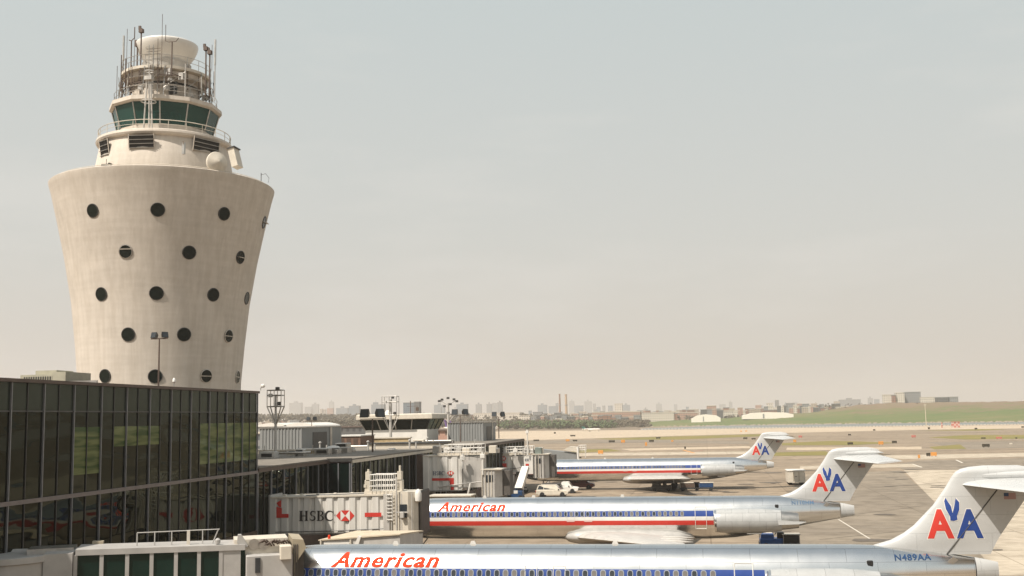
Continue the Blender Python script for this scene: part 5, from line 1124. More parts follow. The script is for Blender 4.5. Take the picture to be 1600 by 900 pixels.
# ------------------------------------------------------------------ ground vehicles and equipment
def wheel(t, x, y, r, wd=.24, nm='wheel'):
    o = MB().lathe((0, 0, 0), [(r*.62, -wd/2), (r*.95, -wd/2+.01), (r, -wd/4), (r, wd/4), (r*.95, wd/2-.01), (r*.62, wd/2)], 24, axis='Y').build(nm, rubber, t, smooth=30); o.location = (x, y, r)
    MB().lathe((0, 0, 0), [(r*.12, -wd/2+.0), (r*.6, -wd/2+.03), (r*.6, wd/2-.03), (r*.12, wd/2)], 20, axis='Y').build('rim', alu2, o, smooth=20)
def suv(x, y, heading, paint, label, pickup=False, L=5.1):
    t = thing('pickup_truck' if pickup else 'sport_utility_vehicle', (x, y, 0), label, 'pickup truck' if pickup else 'car'); t.rotation_euler = (0, 0, heading)
    # side outline x forward (front at +x)
    h = 1.85; hw = .95
    low = [(-L/2, .45), (-L/2, .95), (-L/2+.05, 1.08), (L/2-1.35, 1.10), (L/2-.3, .98), (L/2, .85), (L/2, .45), (L/2-.45, .32), (-L/2+.4, .32)]
    rings = []
    for y_, k in ((-hw, .06), (-hw+.08, 0), (hw-.08, 0), (hw, .06)):
        rings.append([((a*(1-k*.4)), y_, z-(k if z > .8 else -k*.6)) for a, z in low])
    MB().loft(rings).build('body', paint, t)
    if pickup: cab = [(-.25, 1.08), (-.15, 1.8), (.1, 1.86), (.95, 1.84), (1.55, 1.1)]
    else: cab = [(-L/2+.08, 1.05), (-L/2+.35, 1.78), (-L/2+.7, 1.86), (.55, 1.84), (1.35, 1.1)]
    MB().loft([[(a, -hw+.06+(.16 if z > 1.4 else 0), z) for a, z in cab], [(a, hw-.06-(.16 if z > 1.4 else 0), z) for a, z in cab]]).build('cabin', paint, t)
    # windows
    def sidewin(xs0, xs1, xt0, xt1):
        for s in (-1, 1): MB().add([(xs0, s*(hw-.075+.0), 1.16), (xs1, s*(hw-.075), 1.16), (xt1, s*(hw-.205), 1.72), (xt0, s*(hw-.205), 1.72)], [(0, 1, 2, 3)]).build('side_window', panegl, t, fix=False)
    if pickup: sidewin(-.12, .45, -.06, .42); sidewin(.52, 1.4, .52, .95)
    else: sidewin(-L/2+.25, -1.35, -L/2+.48, -1.35); sidewin(-1.25, -.35, -1.25, -.35); sidewin(-.27, 1.15, -.27, .55)
    x0, x1 = (cab[-1][0], cab[-2][0]); MB().add([(x0-.06+.04, -hw+.2, 1.16), (x0-.02, hw-.2, 1.16), (x1+.06, hw-.32, 1.76), (x1+.06, -hw+.32, 1.76)], [(0, 1, 2, 3)]).build('windscreen', panegl, t, fix=False)
    MB().box((-L/2-.02, -.75, 1.2), (-L/2+.05, .75, 1.3)).build('rear_trim', dark, t)
    for s in (-1, 1):
        MB().rbox((L/2-.12, s*.72-.16, .68), (L/2+.02, s*.72+.16, .86), .03).build('headlight', alu, t); MB().rbox((-L/2-.02, s*.82-.1, .75), (-L/2+.08, s*.82+.1, 1.0), .02).build('tail_light', redp, t)
        for xx in (L/2-.95, -L/2+1.0):
            wheel(t, xx, s*(hw-.1), .39); MB().lathe((xx, s*(hw-.02), .39), [(.40, -.02), (.46, .0)], 20, axis='Y', cap=False).build('wheel_arch', dark, t)
        MB().rbox((.95, s*(hw+.02)-.1, 1.08), (1.12, s*(hw+.02)+.1, 1.24), .03).build('mirror', blackp, t)
    MB().box((L/2-.03, -.6, .5), (L/2+.03, .6, .7)).build('grille', dark, t)
    if pickup: MB().box((-L/2+.1, -.78, 1.06), (-.35, .78, 1.115)).build('load_bed', dark, t)
    return t
p = onZ(864, 776); suv(p.x, p.y, 0, mat('cream_white_car', (.6, .55, .46), .3), 'cream white sport utility vehicle parked nearest beside the belt loader')
p = onZ(883, 770.5); suv(p.x-.3, p.y, 0, white, 'white pickup truck parked just behind the cream white car', True)
p = onZ(892, 765.5); suv(p.x+1.6, p.y+2, 0, mat('maroon_paint', (.12, .03, .025), .4), 'dark red vehicle half hidden behind the white pickup truck', False, 4.5)
# belt loader
def belt_loader():
    Y = 165; q = lambda px, py: onY(px, py, Y); x0 = q(805, 776).x; t = thing('belt_loader', (x0, Y, 0), 'navy belt loader with its white conveyor raised steeply', 'belt loader')
    a, b_ = q(810, 762), q(817, 729)
    MB().loft([[(a.x-x0-.55, -.3, a.z), (a.x-x0+.6, -.3, a.z), (a.x-x0+.6, .8, a.z-.4), (a.x-x0-.55, .8, a.z-.4)], [(b_.x-x0-.35, 1.2, b_.z), (b_.x-x0+.65, 1.2, b_.z), (b_.x-x0+.65, 2.3, b_.z-.4), (b_.x-x0-.35, 2.3, b_.z-.4)]]).build('conveyor', white, t)
    MB().rbox((-1.1, -.6, .35), (1.2, 1.2, 1.35), .08).build('chassis', navy, t); MB().rbox((-.1, -.63, .95), (.5, -.58, 1.4), .01).build('panel_plate', white, t); MB().rbox((-1.3, -.3, 1.3), (-.5, .8, 1.8), .06).build('seat_box', dark, t)
    for xx in (-.8, .9):
        for yy in (-.5, 1.1): wheel(t, xx, yy, .35)
    MB().tube([(-.6, .2, 1.3), (.2, .4, 2.4)], .06).build('steering_column', dark, t)
belt_loader()
def tug(px, py, Y, paint, label, L=2.8, name='baggage_tractor', cart=False):
    p = onY(px, py, Y); t = thing(name, (p.x, Y, 0), label, 'baggage cart' if cart else 'tractor')
    MB().rbox((-L/2, -.7, .3), (L/2, .7, .95 if not cart else .55), .06).build('chassis', dark if cart else paint, t)
    if cart: MB().rbox((-L/2+.1, -.68, .6), (L/2-.1, .68, 1.25), .05).build('load', paint, t); MB().box((-L/2, -.72, 1.3), (L/2, .72, 1.36)).build('canopy', cream, t); [MB().tube([(x, y, .5), (x, y, 1.3)], .04).build('post', alu2, t) for x in (-L/2+.1, L/2-.1) for y in (-.65, .65)]
    else: MB().rbox((-L/2+.1, -.6, .95), (-.1, .6, 1.35), .06).build('hood', paint, t); MB().rbox((.2, -.4, .95), (.8, .4, 1.5), .06).build('seat', dark, t); MB().tube([(0, 0, 1.2), (.15, 0, 1.55)], .04).build('steering_wheel', dark, t)
    for xx in (-L/2+.5, L/2-.5):
        for s in (-.65, .65): wheel(t, xx, s, .3)
    return t
tug(1211, 846, 103.5, bluev, 'bright blue baggage tractor under the tail of the middle airliner', 2.7); tug(1236, 845, 103.3, dark, 'dark baggage cart with a pale canopy beside the blue tractor', 1.6, 'baggage_cart', True)
tug(1196, 846, 104.5, cream, 'cream baggage cart left of the blue tractor', 1.2, 'baggage_cart', True)
# cream container on the apron
def container():
    Y = 193; p = onY(1231.5, 758, Y); W_ = onY(1260, 758, Y).x-p.x; h = onY(1245, 736, Y).z; t = thing('cargo_trailer', (p.x, Y, 0), 'cream cargo trailer with an open dark side standing between the two far tail fins', 'trailer')
    MB().rbox((0, 0, .45), (W_*.93, 5, h), .05).build('box', cream, t); MB().box((-.1, -.1, h), (W_, 5.1, h+.12)).build('roof', white, t)
    MB().box((W_*.3, -.03, .7), (W_*.34, .0, h-.2)).box((W_*.6, -.03, .7), (W_*.64, 0, h-.2)).build('door_post', tan, t); MB().box((W_*.93, .2, .6), (W_*.96, 4.8, h-.3)).build('side_panel', greym, t)
    MB().box((W_*.4, -.04, 1.4), (W_*.5, .0, 1.5)).build('handle', dark, t)
    for s in (.6, 4.4):
        for xx in (.4, W_-.6): wheel(t, xx, s, .32)
container()
for i, (px, pm) in enumerate(((1034, dark), (1078, brown), (1100, navy))):
    tug(px, 765, 181, pm, ['dark baggage tractor under the wing of the farthest airliner', 'brown baggage cart under the belly of the farthest airliner', 'navy baggage cart behind the brown cart under the farthest airliner'][i], 3.2, 'baggage_cart' if i else 'baggage_tractor', bool(i))
# catering truck between the first bridge and the big lettered bridge
def catering():
    Y = 72; q = lambda px, py: onY(px, py, Y); x0 = q(500, 850).x; x1 = q(625, 850).x; zt = q(600, 829).z; ze = q(510, 843).z; t = thing('catering_truck', (x0, Y, 0), 'tan hipped roof catering truck between the lettered bridge and the nearest airliner', 'truck'); L = x1-x0
    zr = H-(H-zt)*78/72; ze = min(ze, zt)
    MB().loft([[(0, 0, .7), (L, 0, .7), (L, 6, .7), (0, 6, .7)], [(0, 0, ze-.1), (L, 0, zt-.25), (L, 6, zr-.2), (0, 6, ze-.35)]]).build('box_body', white2, t)
    MB().loft([[(-.08, -.12, ze-.08), (L+.05, -.12, zt-.28), (L+.05, 6, zr-.1), (-.08, 6, ze-.3)], [(-.08, -.12, ze+.0), (L+.05, -.12, zt-.2), (L+.05, 6, zr), (.6, 6, zr)]]).build('roof', mat('tan_roof', (.50, .42, .31), .8), t)
    MB().box((.3, -.08, ze-.65), (2.1, .0, ze-.2)).build('side_hatch', white, t); MB().tube([(.1, -.1, .8), (.1, -.1, ze)], .07).tube([(2.2, -.1, .8), (2.2, -.1, ze)], .07).build('corner_post', cream, t)
    o = MB().lathe((q(513, 0).x-x0, .2, ze+.02), [(.09, 0), (.1, .2), (.03, .28)], 12).build('beacon', orange, t, smooth=30)
    MB().prism([(2.3, ze-.9), (2.75, ze+.25), (2.95, ze+.2), (2.6, ze-.9)], -.2, .1).build('fin_bracket', white, t)
    for xx in (.9, L-.9):
        for s in (.3, 5.7): wheel(t, xx, s, .45, .3)
catering()
p = onY(670, 775, 116)
t = thing('service_truck', (p.x, 116, 0), 'low pale service truck roof just above the middle airliner nose', 'truck')
MB().rbox((0, 0, .6), (4.6, 2.4, 4.0), .1).build('body', tan, t); MB().box((-.1, -.1, 4.0), (4.7, 2.5, 4.12)).build('roof', cream, t); MB().box((1.5, -.06, 2), (3.2, .0, 3)).build('side_hatch', white2, t)
for xx in (.8, 3.8):
    for s in (.2, 2.2): wheel(t, xx, s, .45, .3)
t = thing('ground_power_unit', (onY(846, 760, 176).x, 176, 0), 'dark ground power unit in the shade under the far bridge cab', 'power unit')
MB().rbox((0, 0, .4), (3.0, 1.8, 1.7), .08).build('housing', dark, t); MB().box((.4, -.05, .7), (1.4, .0, 1.3)).build('panel', alu2, t)
for xx in (.5, 2.5): wheel(t, xx, .1, .3); wheel(t, xx, 1.7, .3)
# ------------------------------------------------------------------ airfield signs
SG = [(867, 678, 3, 3, 'd', 'small dark marker on the runway above the white bridge mast'), (895, 682, 8, 2.6, 'd', 'long dark guidance sign left of the taxiing small jet'), (838, 689.5, 9, 2.8, 'd', 'long dark guidance sign beyond the end of the pier'),
      (887, 690, 6, 3.6, 'o', 'orange sign standing beside a dark guidance sign left of the middle'), (898.5, 689.8, 7, 2.8, 'd', 'dark guidance sign just right of the orange sign by the pier'),
      (956, 691.5, 9.5, 3.6, 'd', 'wide brown guidance sign left of a round orange sign'), (973.5, 692.3, 6, 5, 'o', 'square orange sign right of the wide brown sign'), (1009.5, 698, 3, 7, 'o', 'tall narrow orange sign above the farthest airliner'),
      (938.5, 710, 8, 6.5, 'o', 'largest orange sign just above the farthest airliner roof'), (906.5, 716.3, 4, 2.6, 'd', 'small brown marker just above the farthest airliner cab roof'), (1028.5, 685.5, 7, 2.6, 'd', 'dark sign on the green strip above the brown sign'),
      (1018, 690.8, 7.5, 3.6, 'd', 'brown guidance sign below the green strip near the centre'), (1050.5, 690.5, 3.4, 2.8, 'o', 'tiny orange sign right of the brown guidance sign'), (1070.5, 702, 2.6, 4.4, 'd', 'small black post beside a painted orange taxi line'),
      (1158, 674.6, 2.6, 1.8, 'o', 'tiny orange marker left of its twin near the sea wall'), (1166, 674.4, 3, 1.8, 'o', 'tiny orange marker right of its twin near the sea wall'), (1164.5, 686.3, 6.5, 3, 'd', 'near black sign left of the farthest tail fin'),
      (1177.5, 686.8, 6.5, 2.4, 'd', 'brown low sign touching the farthest tail fin outline'), (1250.5, 684.2, 5.5, 3.8, 'r', 'small red sign right of the farthest tailplane'), (1241.8, 691.6, 4.4, 4.6, 'o', 'small orange and dark post below the red sign'),
      (1328.5, 695, 8.5, 4, 'd', 'dark guidance sign above the middle tail fin top'), (1376.5, 695.5, 7.5, 6, 'o', 'square orange sign above the middle tailplane'), (1397.5, 692.8, 7.5, 4.2, 'd', 'black guidance sign right of the square orange sign'),
      (1327.5, 680.6, 4.4, 2.6, 'd', 'small dark sign on the pale taxiway near the water'), (1366, 673, 3.4, 2.4, 'd', 'tiny dark marker on the sea wall road'), (1451.5, 671, 3.2, 3.6, 'd', 'dark marker at the foot of the pale pole by the water'),
      (1427.5, 684, 6.4, 4.2, 'r', 'red sign on the grey taxiway right of the middle tail'), (1525, 671.4, 4, 3, 'd', 'small grey marker on the narrow grass sliver'), (1598, 668.6, 4, 2.6, 'd', 'dark marker at the right edge beside the water'),
      (1536.5, 685.6, 7, 2.2, 'd', 'thin black sign on the right grass strip'), (1561, 686, 9, 3.6, 'r', 'long reddish sign on the right grass strip'), (1540.5, 699, 11.5, 5.5, 'd', 'widest dark low sign on the brown taxiway at the right'), (1588, 685.5, 2.6, 2.2, 'd', 'tiny dark marker right of the long reddish sign'),
      (1579.5, 694.5, 4.6, 2.2, 'w', 'small cream marker box on the dark taxiway at right'), (1450.5, 713.4, 6, 6, 'd', 'brown half of the sign pair on the apron edge'), (1459, 713.4, 9, 7, 'o', 'bright orange half of the sign pair on the apron edge'), (1436, 717, 3, 6.5, 'o', 'leaning orange and black post left of the sign pair')]
for (px, pb, wd, hh, k, lab) in SG:
    p = onZ(px, pb+.3); a = onY(px-wd/2, pb, p.y); b_ = onY(px+wd/2, pb-hh, p.y); W_ = b_.x-a.x; Hh = b_.z
    t = thing('airfield_sign', (a.x, p.y, 0), lab, 'sign', 'guidance signs and markers on the airfield'); m = {'d': sign_d, 'o': sign_o, 'r': sign_r, 'w': cream}[k]
    MB().rbox((0, -.12, Hh*.22), (W_, .12, Hh), min(.04, W_*.1)).build('panel', m, t)
    MB().box((W_*.15, -.05, 0), (W_*.22, .05, Hh*.22)).box((W_*.78, -.05, 0), (W_*.85, .05, Hh*.22)).build('legs', dark, t)
# red and white shelter by the water, pole
p = onZ(1488, 668.3); a = onY(1500, 668, p.y); h = onY(1490, 659.2, p.y).z; t = thing('checkered_shelter', (p.x, p.y, 0), 'small red and white checkered shelter beside the water', 'shelter'); W_ = a.x-p.x
for i in range(4):
    for j in range(3): MB().box((W_*i/4, -.02*((i+j) % 2), h*j/3), (W_*(i+1)/4, 3, h*(j+1)/3)).build('checker_panel', sign_r if (i+j) % 2 else mat('pinkish_white', (.50, .36, .32), .7), t)
MB().box((-.2, -.3, h), (W_+.2, 3.2, h+.2)).build('roof', sign_r, t)
p = onZ(1472, 668.4); h = onY(1472, 660, p.y).z; t = thing('marker_post', (p.x, p.y, 0), 'thin red banded post left of the checkered shelter', 'post'); MB().tube([(0, 0, 0), (0, 0, h)], .35, 6).build('post', sign_r, t); MB().tube([(-.5, 0, h*.6), (.5, 0, h*.6)], .25, 6).build('band', white, t)
p = onZ(1447.5, 667); h = onY(1447.5, 633, p.y).z; t = thing('light_mast', (p.x, p.y, 0), 'tall pale lattice pole at the water edge in front of the green hill', 'light mast')
MB().tube([(0, 0, 0), (0, 0, h)], .35, 6, r2=.2).build('pole', mat('pale_pole', (.45, .4, .3), .7), t); MB().box((-.8, -.3, h), (.8, .3, h+.5)).build('head', cream, t)
# ------------------------------------------------------------------ distant buildings
def window_wall(name, col, wcol, sx=3.2, sz=3.3):
    m = bpy.data.materials.new(name); m.use_nodes = True; t_, b_ = nodes(m); b_.inputs['Roughness'].default_value = .85
    tcn = t_.nodes.new('ShaderNodeTexCoord'); sp = t_.nodes.new('ShaderNodeSeparateXYZ'); t_.links.new(tcn.outputs['Object'], sp.inputs[0])
    ad = t_.nodes.new('ShaderNodeMath'); ad.operation = 'ADD'; t_.links.new(sp.outputs[0], ad.inputs[0]); t_.links.new(sp.outputs[1], ad.inputs[1])
    cb = t_.nodes.new('ShaderNodeCombineXYZ'); t_.links.new(ad.outputs[0], cb.inputs[0]); t_.links.new(sp.outputs[2], cb.inputs[1])
    br = t_.nodes.new('ShaderNodeTexBrick'); br.offset = 0; br.inputs['Scale'].default_value = 1; br.inputs['Brick Width'].default_value = sx; br.inputs['Row Height'].default_value = sz; br.inputs['Mortar Size'].default_value = sx*.28
    br.inputs['Color1'].default_value = (*wcol, 1); br.inputs['Color2'].default_value = (*[c*1.2 for c in wcol], 1); br.inputs['Mortar'].default_value = (*col, 1)
    t_.links.new(cb.outputs[0], br.inputs['Vector']); t_.links.new(br.outputs['Color'], b_.inputs['Base Color']); return m
WM = {'grey': window_wall('grey_block', (.22, .22, .22), (.07, .08, .09)), 'blue': window_wall('bluish_block', (.13, .16, .19), (.05, .07, .09)), 'tan': window_wall('tan_block', (.36, .30, .23), (.12, .11, .1)), 'red': window_wall('red_brick_block', (.24, .12, .08), (.08, .06, .05)),
      'white': window_wall('white_block', (.55, .50, .43), (.2, .18, .16)), 'dark': window_wall('dark_block', (.09, .09, .09), (.04, .04, .04)), 'pink': window_wall('pink_brick_block', (.36, .22, .17), (.14, .1, .08))}
def city(px0, px1, yt, D, m, label, group=None, style=0, name='apartment_block', cat='building'):
    pc = (px0+px1)/2; d = ray(pc, 650); Y = D*d.y/math.hypot(d.x, d.y); a, b_ = onY(px0, yt, Y), onY(px1, yt, Y); W_ = b_.x-a.x; h = a.z
    t = thing(name, (a.x, Y, 0), label, cat, group); dp = max(12, W_*.5)
    MB().box((0, 0, 0), (W_, dp, h)).build('wall', WM[m], t)
    MB().box((-.3, -.3, h), (W_+.3, dp+.3, h+1.0)).build('roof', WM[m].copy() if False else conc_kerb if m in ('white', 'tan', 'pink') else greym, t)
    if style == 1: MB().box((W_*.35, dp*.2, h), (W_*.6, dp*.7, h+D*.0016)).build('water_tank', WM[m], t)
    if style == 2: MB().box((W_*.1, dp*.2, h), (W_*.45, dp*.7, h+D*.0022)).tube([(W_*.3, dp*.4, h), (W_*.3, dp*.4, h+D*.0045)], D*.0001+.2, 5).build('roof_mast', WM[m], t)
    return t
TW = [  # px0, px1, ytop, distance, look, style, label
    (452, 470, 630, 4200, 'grey', 1, 'wide faint grey tower block right of the tallest cage mast'), (476, 486, 636, 4000, 'grey', 0, 'narrow faint tower among the leftmost skyline group'), (487, 497, 632, 4000, 'grey', 1, 'faint stepped tower in the leftmost skyline group'),
    (500, 503.5, 639, 3000, 'tan', 0, 'slim tan tower, leftmost of three slim ones'), (505, 508.5, 640, 3000, 'tan', 0, 'slim tan tower, middle of three slim ones'), (511, 520, 638, 2600, 'pink', 0, 'pinkish apartment tower left of the blue grey slab'),
    (514, 521, 628, 5200, 'grey', 1, 'tall very faint spire block behind the pinkish tower'), (525, 543, 638, 2900, 'blue', 1, 'blue grey slab left of the square blue tower'), (545, 561, 634.5, 2400, 'blue', 1, 'square blue grey tower above the brick stair house'),
    (580, 600, 632.5, 2600, 'blue', 2, 'blue grey tower with a small roof mast left of the second cage mast'), (630, 655, 630, 1700, 'blue', 0, 'banded blue grey office block directly behind the control cabin roof'), (647, 655, 628.5, 1690, 'dark', 0, 'darker stair tower on the right end of the banded office block'),
    (678, 694, 633, 2900, 'blue', 1, 'blue grey block left of the spread lamp mast'), (713, 730, 632, 2500, 'blue', 1, 'blue grey block right of the spread lamp mast'), (743, 752, 632, 2700, 'grey', 1, 'slim grey tower, left of a row of four'), (760, 768, 631.5, 2700, 'grey', 1, 'slim grey tower, second of a row of four'),
    (769, 776, 630, 3600, 'grey', 0, 'faint tall tower, third of a row of four'), (777, 784.5, 629, 2700, 'grey', 1, 'slim grey tower, last of a row of four'), (840, 854, 633, 3000, 'blue', 1, 'blue grey block well left of the chimneys'), (857, 870, 635, 3000, 'blue', 0, 'blue grey block just left of the chimneys'),
    (868, 872, 630, 3400, 'blue', 0, 'narrow tower touching the left chimney'), (889, 897, 627, 5200, 'grey', 1, 'faint tall tower just right of the chimneys'), (897, 911, 634, 3400, 'blue', 0, 'low blue grey block right of the chimneys'), (913, 924, 627.5, 5200, 'grey', 1, 'very faint broad tower above the town houses'),
    (926, 930.5, 631, 3600, 'grey', 0, 'narrow grey tower right of the broad faint one'), (932, 938, 636, 3400, 'blue', 0, 'short blue grey block near the centre skyline'), (941, 945.5, 634, 3300, 'grey', 0, 'slender grey tower at the centre skyline'), (950, 957, 634, 3300, 'blue', 0, 'blue block left of the white church tower'),
    (972, 984, 633, 3500, 'blue', 1, 'teal grey block right of the white church tower'), (1025, 1034, 631.5, 4200, 'grey', 1, 'faint block above the long white building'), (1053, 1058, 632, 4200, 'grey', 0, 'thin faint tower right of the long white building'), (1124, 1134, 632, 4200, 'grey', 0, 'faint low block above the white tents'),
    (1139, 1144, 628.5, 3900, 'grey', 1, 'thin grey spire above the white tents'), (1211, 1217, 625.5, 2600, 'dark', 0, 'dark square tower on the ridge left of the hill'), (1228, 1246, 629.5, 3800, 'grey', 0, 'low broad grey block on the ridge'), (1256, 1270, 631, 3000, 'white', 0, 'white low block on the ridge left of the hill'),
    (1303, 1312, 627.5, 2300, 'tan', 0, 'pale block at the left end of the hill ridge'), (1312, 1345, 625, 2300, 'grey', 1, 'long grey apartment slab behind the hill ridge'), (1356, 1364, 622.5, 3500, 'grey', 1, 'small bluish tower left of the white building on the hill'), (1366, 1374, 624, 3500, 'blue', 0, 'small bluish block beside the white building on the hill')]
for (a, b_, y, D, m, st, lab) in TW: city(a, b_, y, D*1.6 if D > 1800 else D, m, lab, 'distant skyline buildings in the haze', st)
# prominent building group on the hill
for (a, b_, y, D, m, lab) in [(1380, 1394, 617.5, 1750, 'white', 'white left wing of the large building on the hill top'), (1394, 1399.5, 617.8, 1745, 'red', 'red stair bay of the large building on the hill top'), (1399.5, 1413, 614.5, 1750, 'white', 'white right wing of the large building on the hill top'),
                              (1413, 1438.5, 613.5, 1765, 'grey', 'grey office wing with a dark roof on the hill top'), (1439, 1462, 621.5, 1750, 'white', 'low white hall right of the grey office wing'), (1463, 1482, 621.5, 1740, 'dark', 'dark low hall on the hill ridge'), (1484, 1497, 621, 1740, 'grey', 'grey low hall at the right end of the hill buildings')]:
    t = city(a, b_, y, D, m, lab, None, 0, 'hilltop_building')
# chimneys
for (px, wd, yt, lab) in ((874.3, 3.0, 615.5, 'left thin brick chimney of the pair'), (884.2, 4.0, 616, 'right thicker tan chimney of the pair')):
    D = 2100; d = ray(px, 650); Y = D*d.y/math.hypot(d.x, d.y); p = onY(px, yt, Y); r = wd/1700*D/2
    t = thing('chimney', (p.x, Y, 0), lab+' rising over the town', 'chimney'); MB().lathe((0, 0, 0), [(r*1.2, 0), (r, p.z*.4), (r*.82, p.z*.96), (r*.95, p.z*.97), (r*.95, p.z), (r*.6, p.z)], 20).build('stack', mat('chimney_brick', (.25, .13, .08), .9) if px < 880 else mat('chimney_tan', (.38, .26, .16), .9), t, smooth=30)
    MB().lathe((0, 0, p.z*.62), [(r*1.15, 0), (r*1.15, 1.5)], 20).build('band', greym, t)
# mid-distance town: rows of low buildings
rnd = random.Random(11)
LOW = [(811, 828, 650.5, 1500, 'white', 'cream building with one dark window on the far shore'), (868, 878, 655, 1450, 'white', 'small white shed on the far shore below the chimneys'), (1001, 1053, 646, 1600, 'white', 'long white building with rows of windows on the far shore'), (1053, 1058, 646.3, 1600, 'red', 'brick end wing of the long white building'),
       (1058, 1090, 645.5, 1750, 'pink', 'pink town block right of the long white building'), (1104, 1119, 634.5, 1750, 'pink', 'tall pinkish block between the two white tents'), (1119, 1130, 641.5, 1700, 'dark', 'dark low block right of the tall pinkish block'), (1130, 1165, 644, 1750, 'white', 'long cream hall behind the green slope'),
       (1198, 1208, 630.5, 2000, 'white', 'cream tower house left of the dark ridge tower'), (1192, 1215, 641.5, 1700, 'red', 'red roofed hall behind the right tent'), (740, 812, 646.8, 1700, 'white', 'very long pale flat roof above the right plant room'), (960, 972, 631.5, 2000, 'white', 'white church tower building in the centre skyline'),
       (925, 1000, 645, 1550, 'pink', 'long pink brick row on the far shore near the centre')]
for (a, b_, y, D, m, lab) in LOW: city(a, b_, y, D, m, lab, None, 0, 'town_building')
x = 404.0
while x < 1310:
    wd = rnd.uniform(5, 15); D = rnd.choice([1850, 2100, 2500, 3000]); yy = 653.9-.02*(x-808)-rnd.uniform(1.5, 9)*(1 if x > 560 else .8)
    if 1180 < x: yy -= 6
    city(x, x+wd, yy, D, rnd.choice(['pink', 'tan', 'grey', 'white', 'red', 'grey', 'tan', 'dark']), 'low far town building in the haze between the skyline towers and the shore', 'low far town buildings in the haze'); x += wd*rnd.uniform(.45, .95)
x = 404.0; nb_ = 0
while x < 1330:
    wd = rnd.uniform(2.5, 9); yy = 653.9-.02*(x-808)-rnd.choice([rnd.uniform(3, 8), rnd.uniform(6, 14), rnd.uniform(2, 6)])
    city(x, x+wd, yy, rnd.uniform(3600, 5600), rnd.choice(['grey', 'white', 'tan', 'blue', 'pink', 'grey']), 'faint small block in the very hazy far city band', 'faint far blocks of the hazy city band', rnd.choice([0, 0, 1])); x += wd*rnd.uniform(.8, 1.6)
x = 830.0
while x < 1000:
    wd = rnd.uniform(6, 13); city(x, x+wd, rnd.uniform(649, 653), 1480, rnd.choice(['pink', 'red', 'tan', 'dark', 'grey']), 'small brick house in the shore row below the chimneys', 'brick houses along the far shore'); x += wd*rnd.uniform(.7, 1.1)
x = 985.0
while x < 1320:
    wd = rnd.uniform(4, 11); yb_ = 650.3-(x-985)*.035
    city(x, x+wd, yb_-rnd.uniform(2, 8), rnd.choice([1680, 1850, 2000]), rnd.choice(['white', 'pink', 'tan', 'white', 'dark', 'red', 'grey']), 'small town house among the trees behind the green slope', 'town houses behind the green slope'); x += wd*rnd.uniform(.5, 1.0)
# white tents
for (a, b_, yt, yb, lab) in ((1080, 1126, 647.3, 655, 'left white tent hall on the far green slope'), (1160, 1240, 643.8, 650, 'right long white tent hall on the far green slope')):
    D = 1420; Y = D*.97; p, q = onY(a, yb, Y), onY(b_, yb, Y); zt = onY((a+b_)/2, yt, Y).z; W_ = q.x-p.x; t = thing('tent_hall', (p.x, Y, 0), lab, 'tent'); z0 = p.z; h = zt-z0
    MB().prism([(0, z0-4), (W_, z0-4), (W_, z0+.2*h), (W_*.85, z0+.75*h), (W_*.5, z0+h), (W_*.2, z0+.8*h), (0, z0+.1*h)], 0, 30).build('canopy', mat('tent_fabric', (.75, .70, .62), .7), t)
    MB().box((W_*.4, -.3, z0-3), (W_*.43, 0, z0+.5*h)).build('door', greym, t)
# white hangar roofs at the left behind the plant room
for (a, b_, yt, yb, lab) in ((401, 447, 661, 667, 'white barrel roof hangar partly behind the tallest mast'), (444, 492, 660.5, 667.5, 'white barrel roof hangar above the left plant room')):
    Y = 420; p, q = onY(a, yb, Y), onY(b_, yb, Y); zt = onY((a+b_)/2, yt, Y).z; W_ = q.x-p.x; t = thing('hangar', (p.x, Y, 0), lab, 'hangar')
    MB().box((0, 0, 0), (W_, 30, p.z)).build('wall', greym, t); MB().prism([(-.5, p.z)]+[(W_*k/8, p.z+(zt-p.z)*math.sin(math.pi*(.12+.76*k/8))) for k in range(9)]+[(W_+.5, p.z)], -.5, 30).build('roof', white, t)
for (a, b_, yt, Y, m, lab) in ((396, 436, 675, 300, 'grey', 'low grey shed left of the left plant room'), (500, 600, 667, 520, 'dark', 'long dark shed roof behind the pier left of the cabin'), (660, 700, 672, 330, 'pink', 'brown brick shed right of the control cabin'), (566, 640, 664, 700, 'grey', 'long grey warehouse far behind the control cabin')):
    p, q = onY(a, yt, Y), onY(b_, yt, Y); t = thing('shed', (p.x, Y, 0), lab, 'shed'); W_ = q.x-p.x; MB().box((0, 0, 0), (W_, 20, p.z-.5)).build('wall', WM[m], t); MB().box((-.4, -.4, p.z-.5), (W_+.4, 20.4, p.z)).build('roof', cream if m == 'grey' else brown, t)
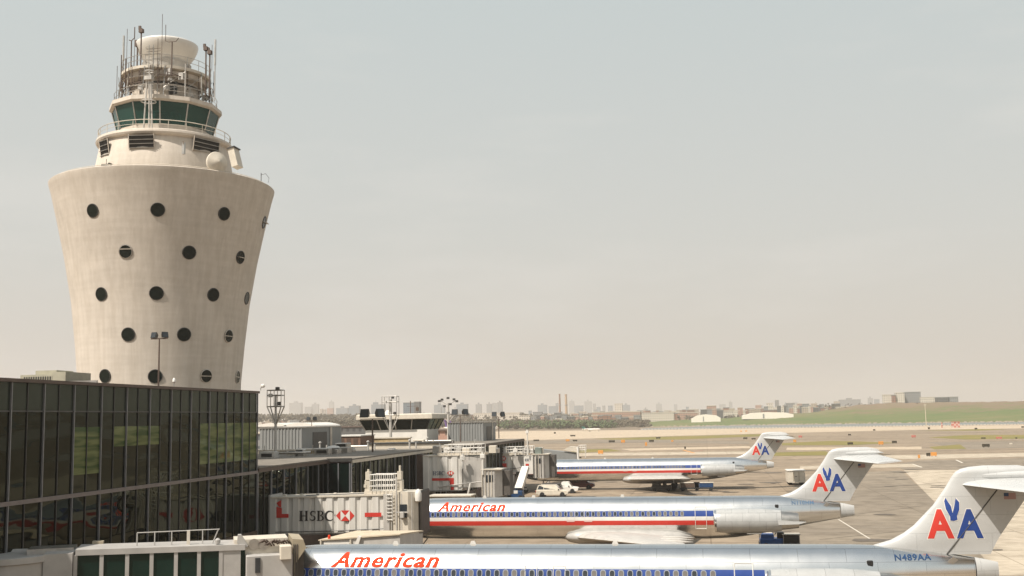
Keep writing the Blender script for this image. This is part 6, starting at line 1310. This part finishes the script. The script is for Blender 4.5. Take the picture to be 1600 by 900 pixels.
# vegetation masses on the far shore: many small leafless and green clumps
def woods(name, px0, px1, ylo, yhi, D0, D1, n, m, label, s0=1.5, s1=4):
    b = MB(); r = random.Random(px0+n)
    for i in range(n):
        px = r.uniform(px0, px1); D = r.uniform(D0, D1); d = ray(px, 650); Y = D*d.y/math.hypot(d.x, d.y); x = d.x/d.y*Y
        top = onY(px, r.uniform(yhi, ylo), Y).z; s = r.uniform(s0, s1)
        if top < .8: top = .8
        for k in range(5):
            c = V((x+r.gauss(0, s*.6), Y+r.gauss(0, s*.6), max(.3, top-r.random()*s*1.2)))
            u = V((r.gauss(0, 1), r.gauss(0, 1), r.gauss(0, 1))).normalized()*s*.55; v = u.cross(V((r.gauss(0, 1), r.gauss(0, 1), r.gauss(0, 1)))).normalized()*s*.5; w3 = u.cross(v).normalized()*s*.4
            b.add([c+u, c+v, c-u, c-v, c+w3, c-w3], [(0, 1, 4), (1, 2, 4), (2, 3, 4), (3, 0, 4), (1, 0, 5), (2, 1, 5), (3, 2, 5), (0, 3, 5)])
    return tag(b.build(name, m, fix=False), label, 'woodland', kind='stuff')
woods('bare_trees', 480, 1010, 664, 655, 1180, 1420, 1500, bush_m, 'belt of brown leafless trees and scrub along the far shore')
woods('green_shrubs', 780, 960, 664, 657, 1150, 1300, 420, tree_m, 'patches of green shrubs along the far shore left of the hill')
woods('bare_trees', 400, 1320, 652, 647, 1650, 2300, 1300, bush_m, 'brown leafless street trees among the far town houses', 3, 6)
woods('hill_scrub', 1290, 1700, 640, 629, 1430, 1500, 260, bush_m, 'brown scrub along the crest of the green hill', .6, 1.6)
# ------------------------------------------------------------------ haze
me = MB().box((-5200, -60, -1), (5200, 7000, 150)).mesh('haze', [])
hm = bpy.data.materials.new('haze'); hm.use_nodes = True; hnt = hm.node_tree; hnt.nodes.clear()
ho = hnt.nodes.new('ShaderNodeOutputMaterial'); hv = hnt.nodes.new('ShaderNodeVolumePrincipled'); hv.inputs['Color'].default_value = (.93, .90, .86, 1); hv.inputs['Density'].default_value = 1.7e-4; hv.inputs['Anisotropy'].default_value = .3
hnt.links.new(hv.outputs[0], ho.inputs['Volume']); me.materials.append(hm); o = link('haze', me); o['kind'] = 'stuff'
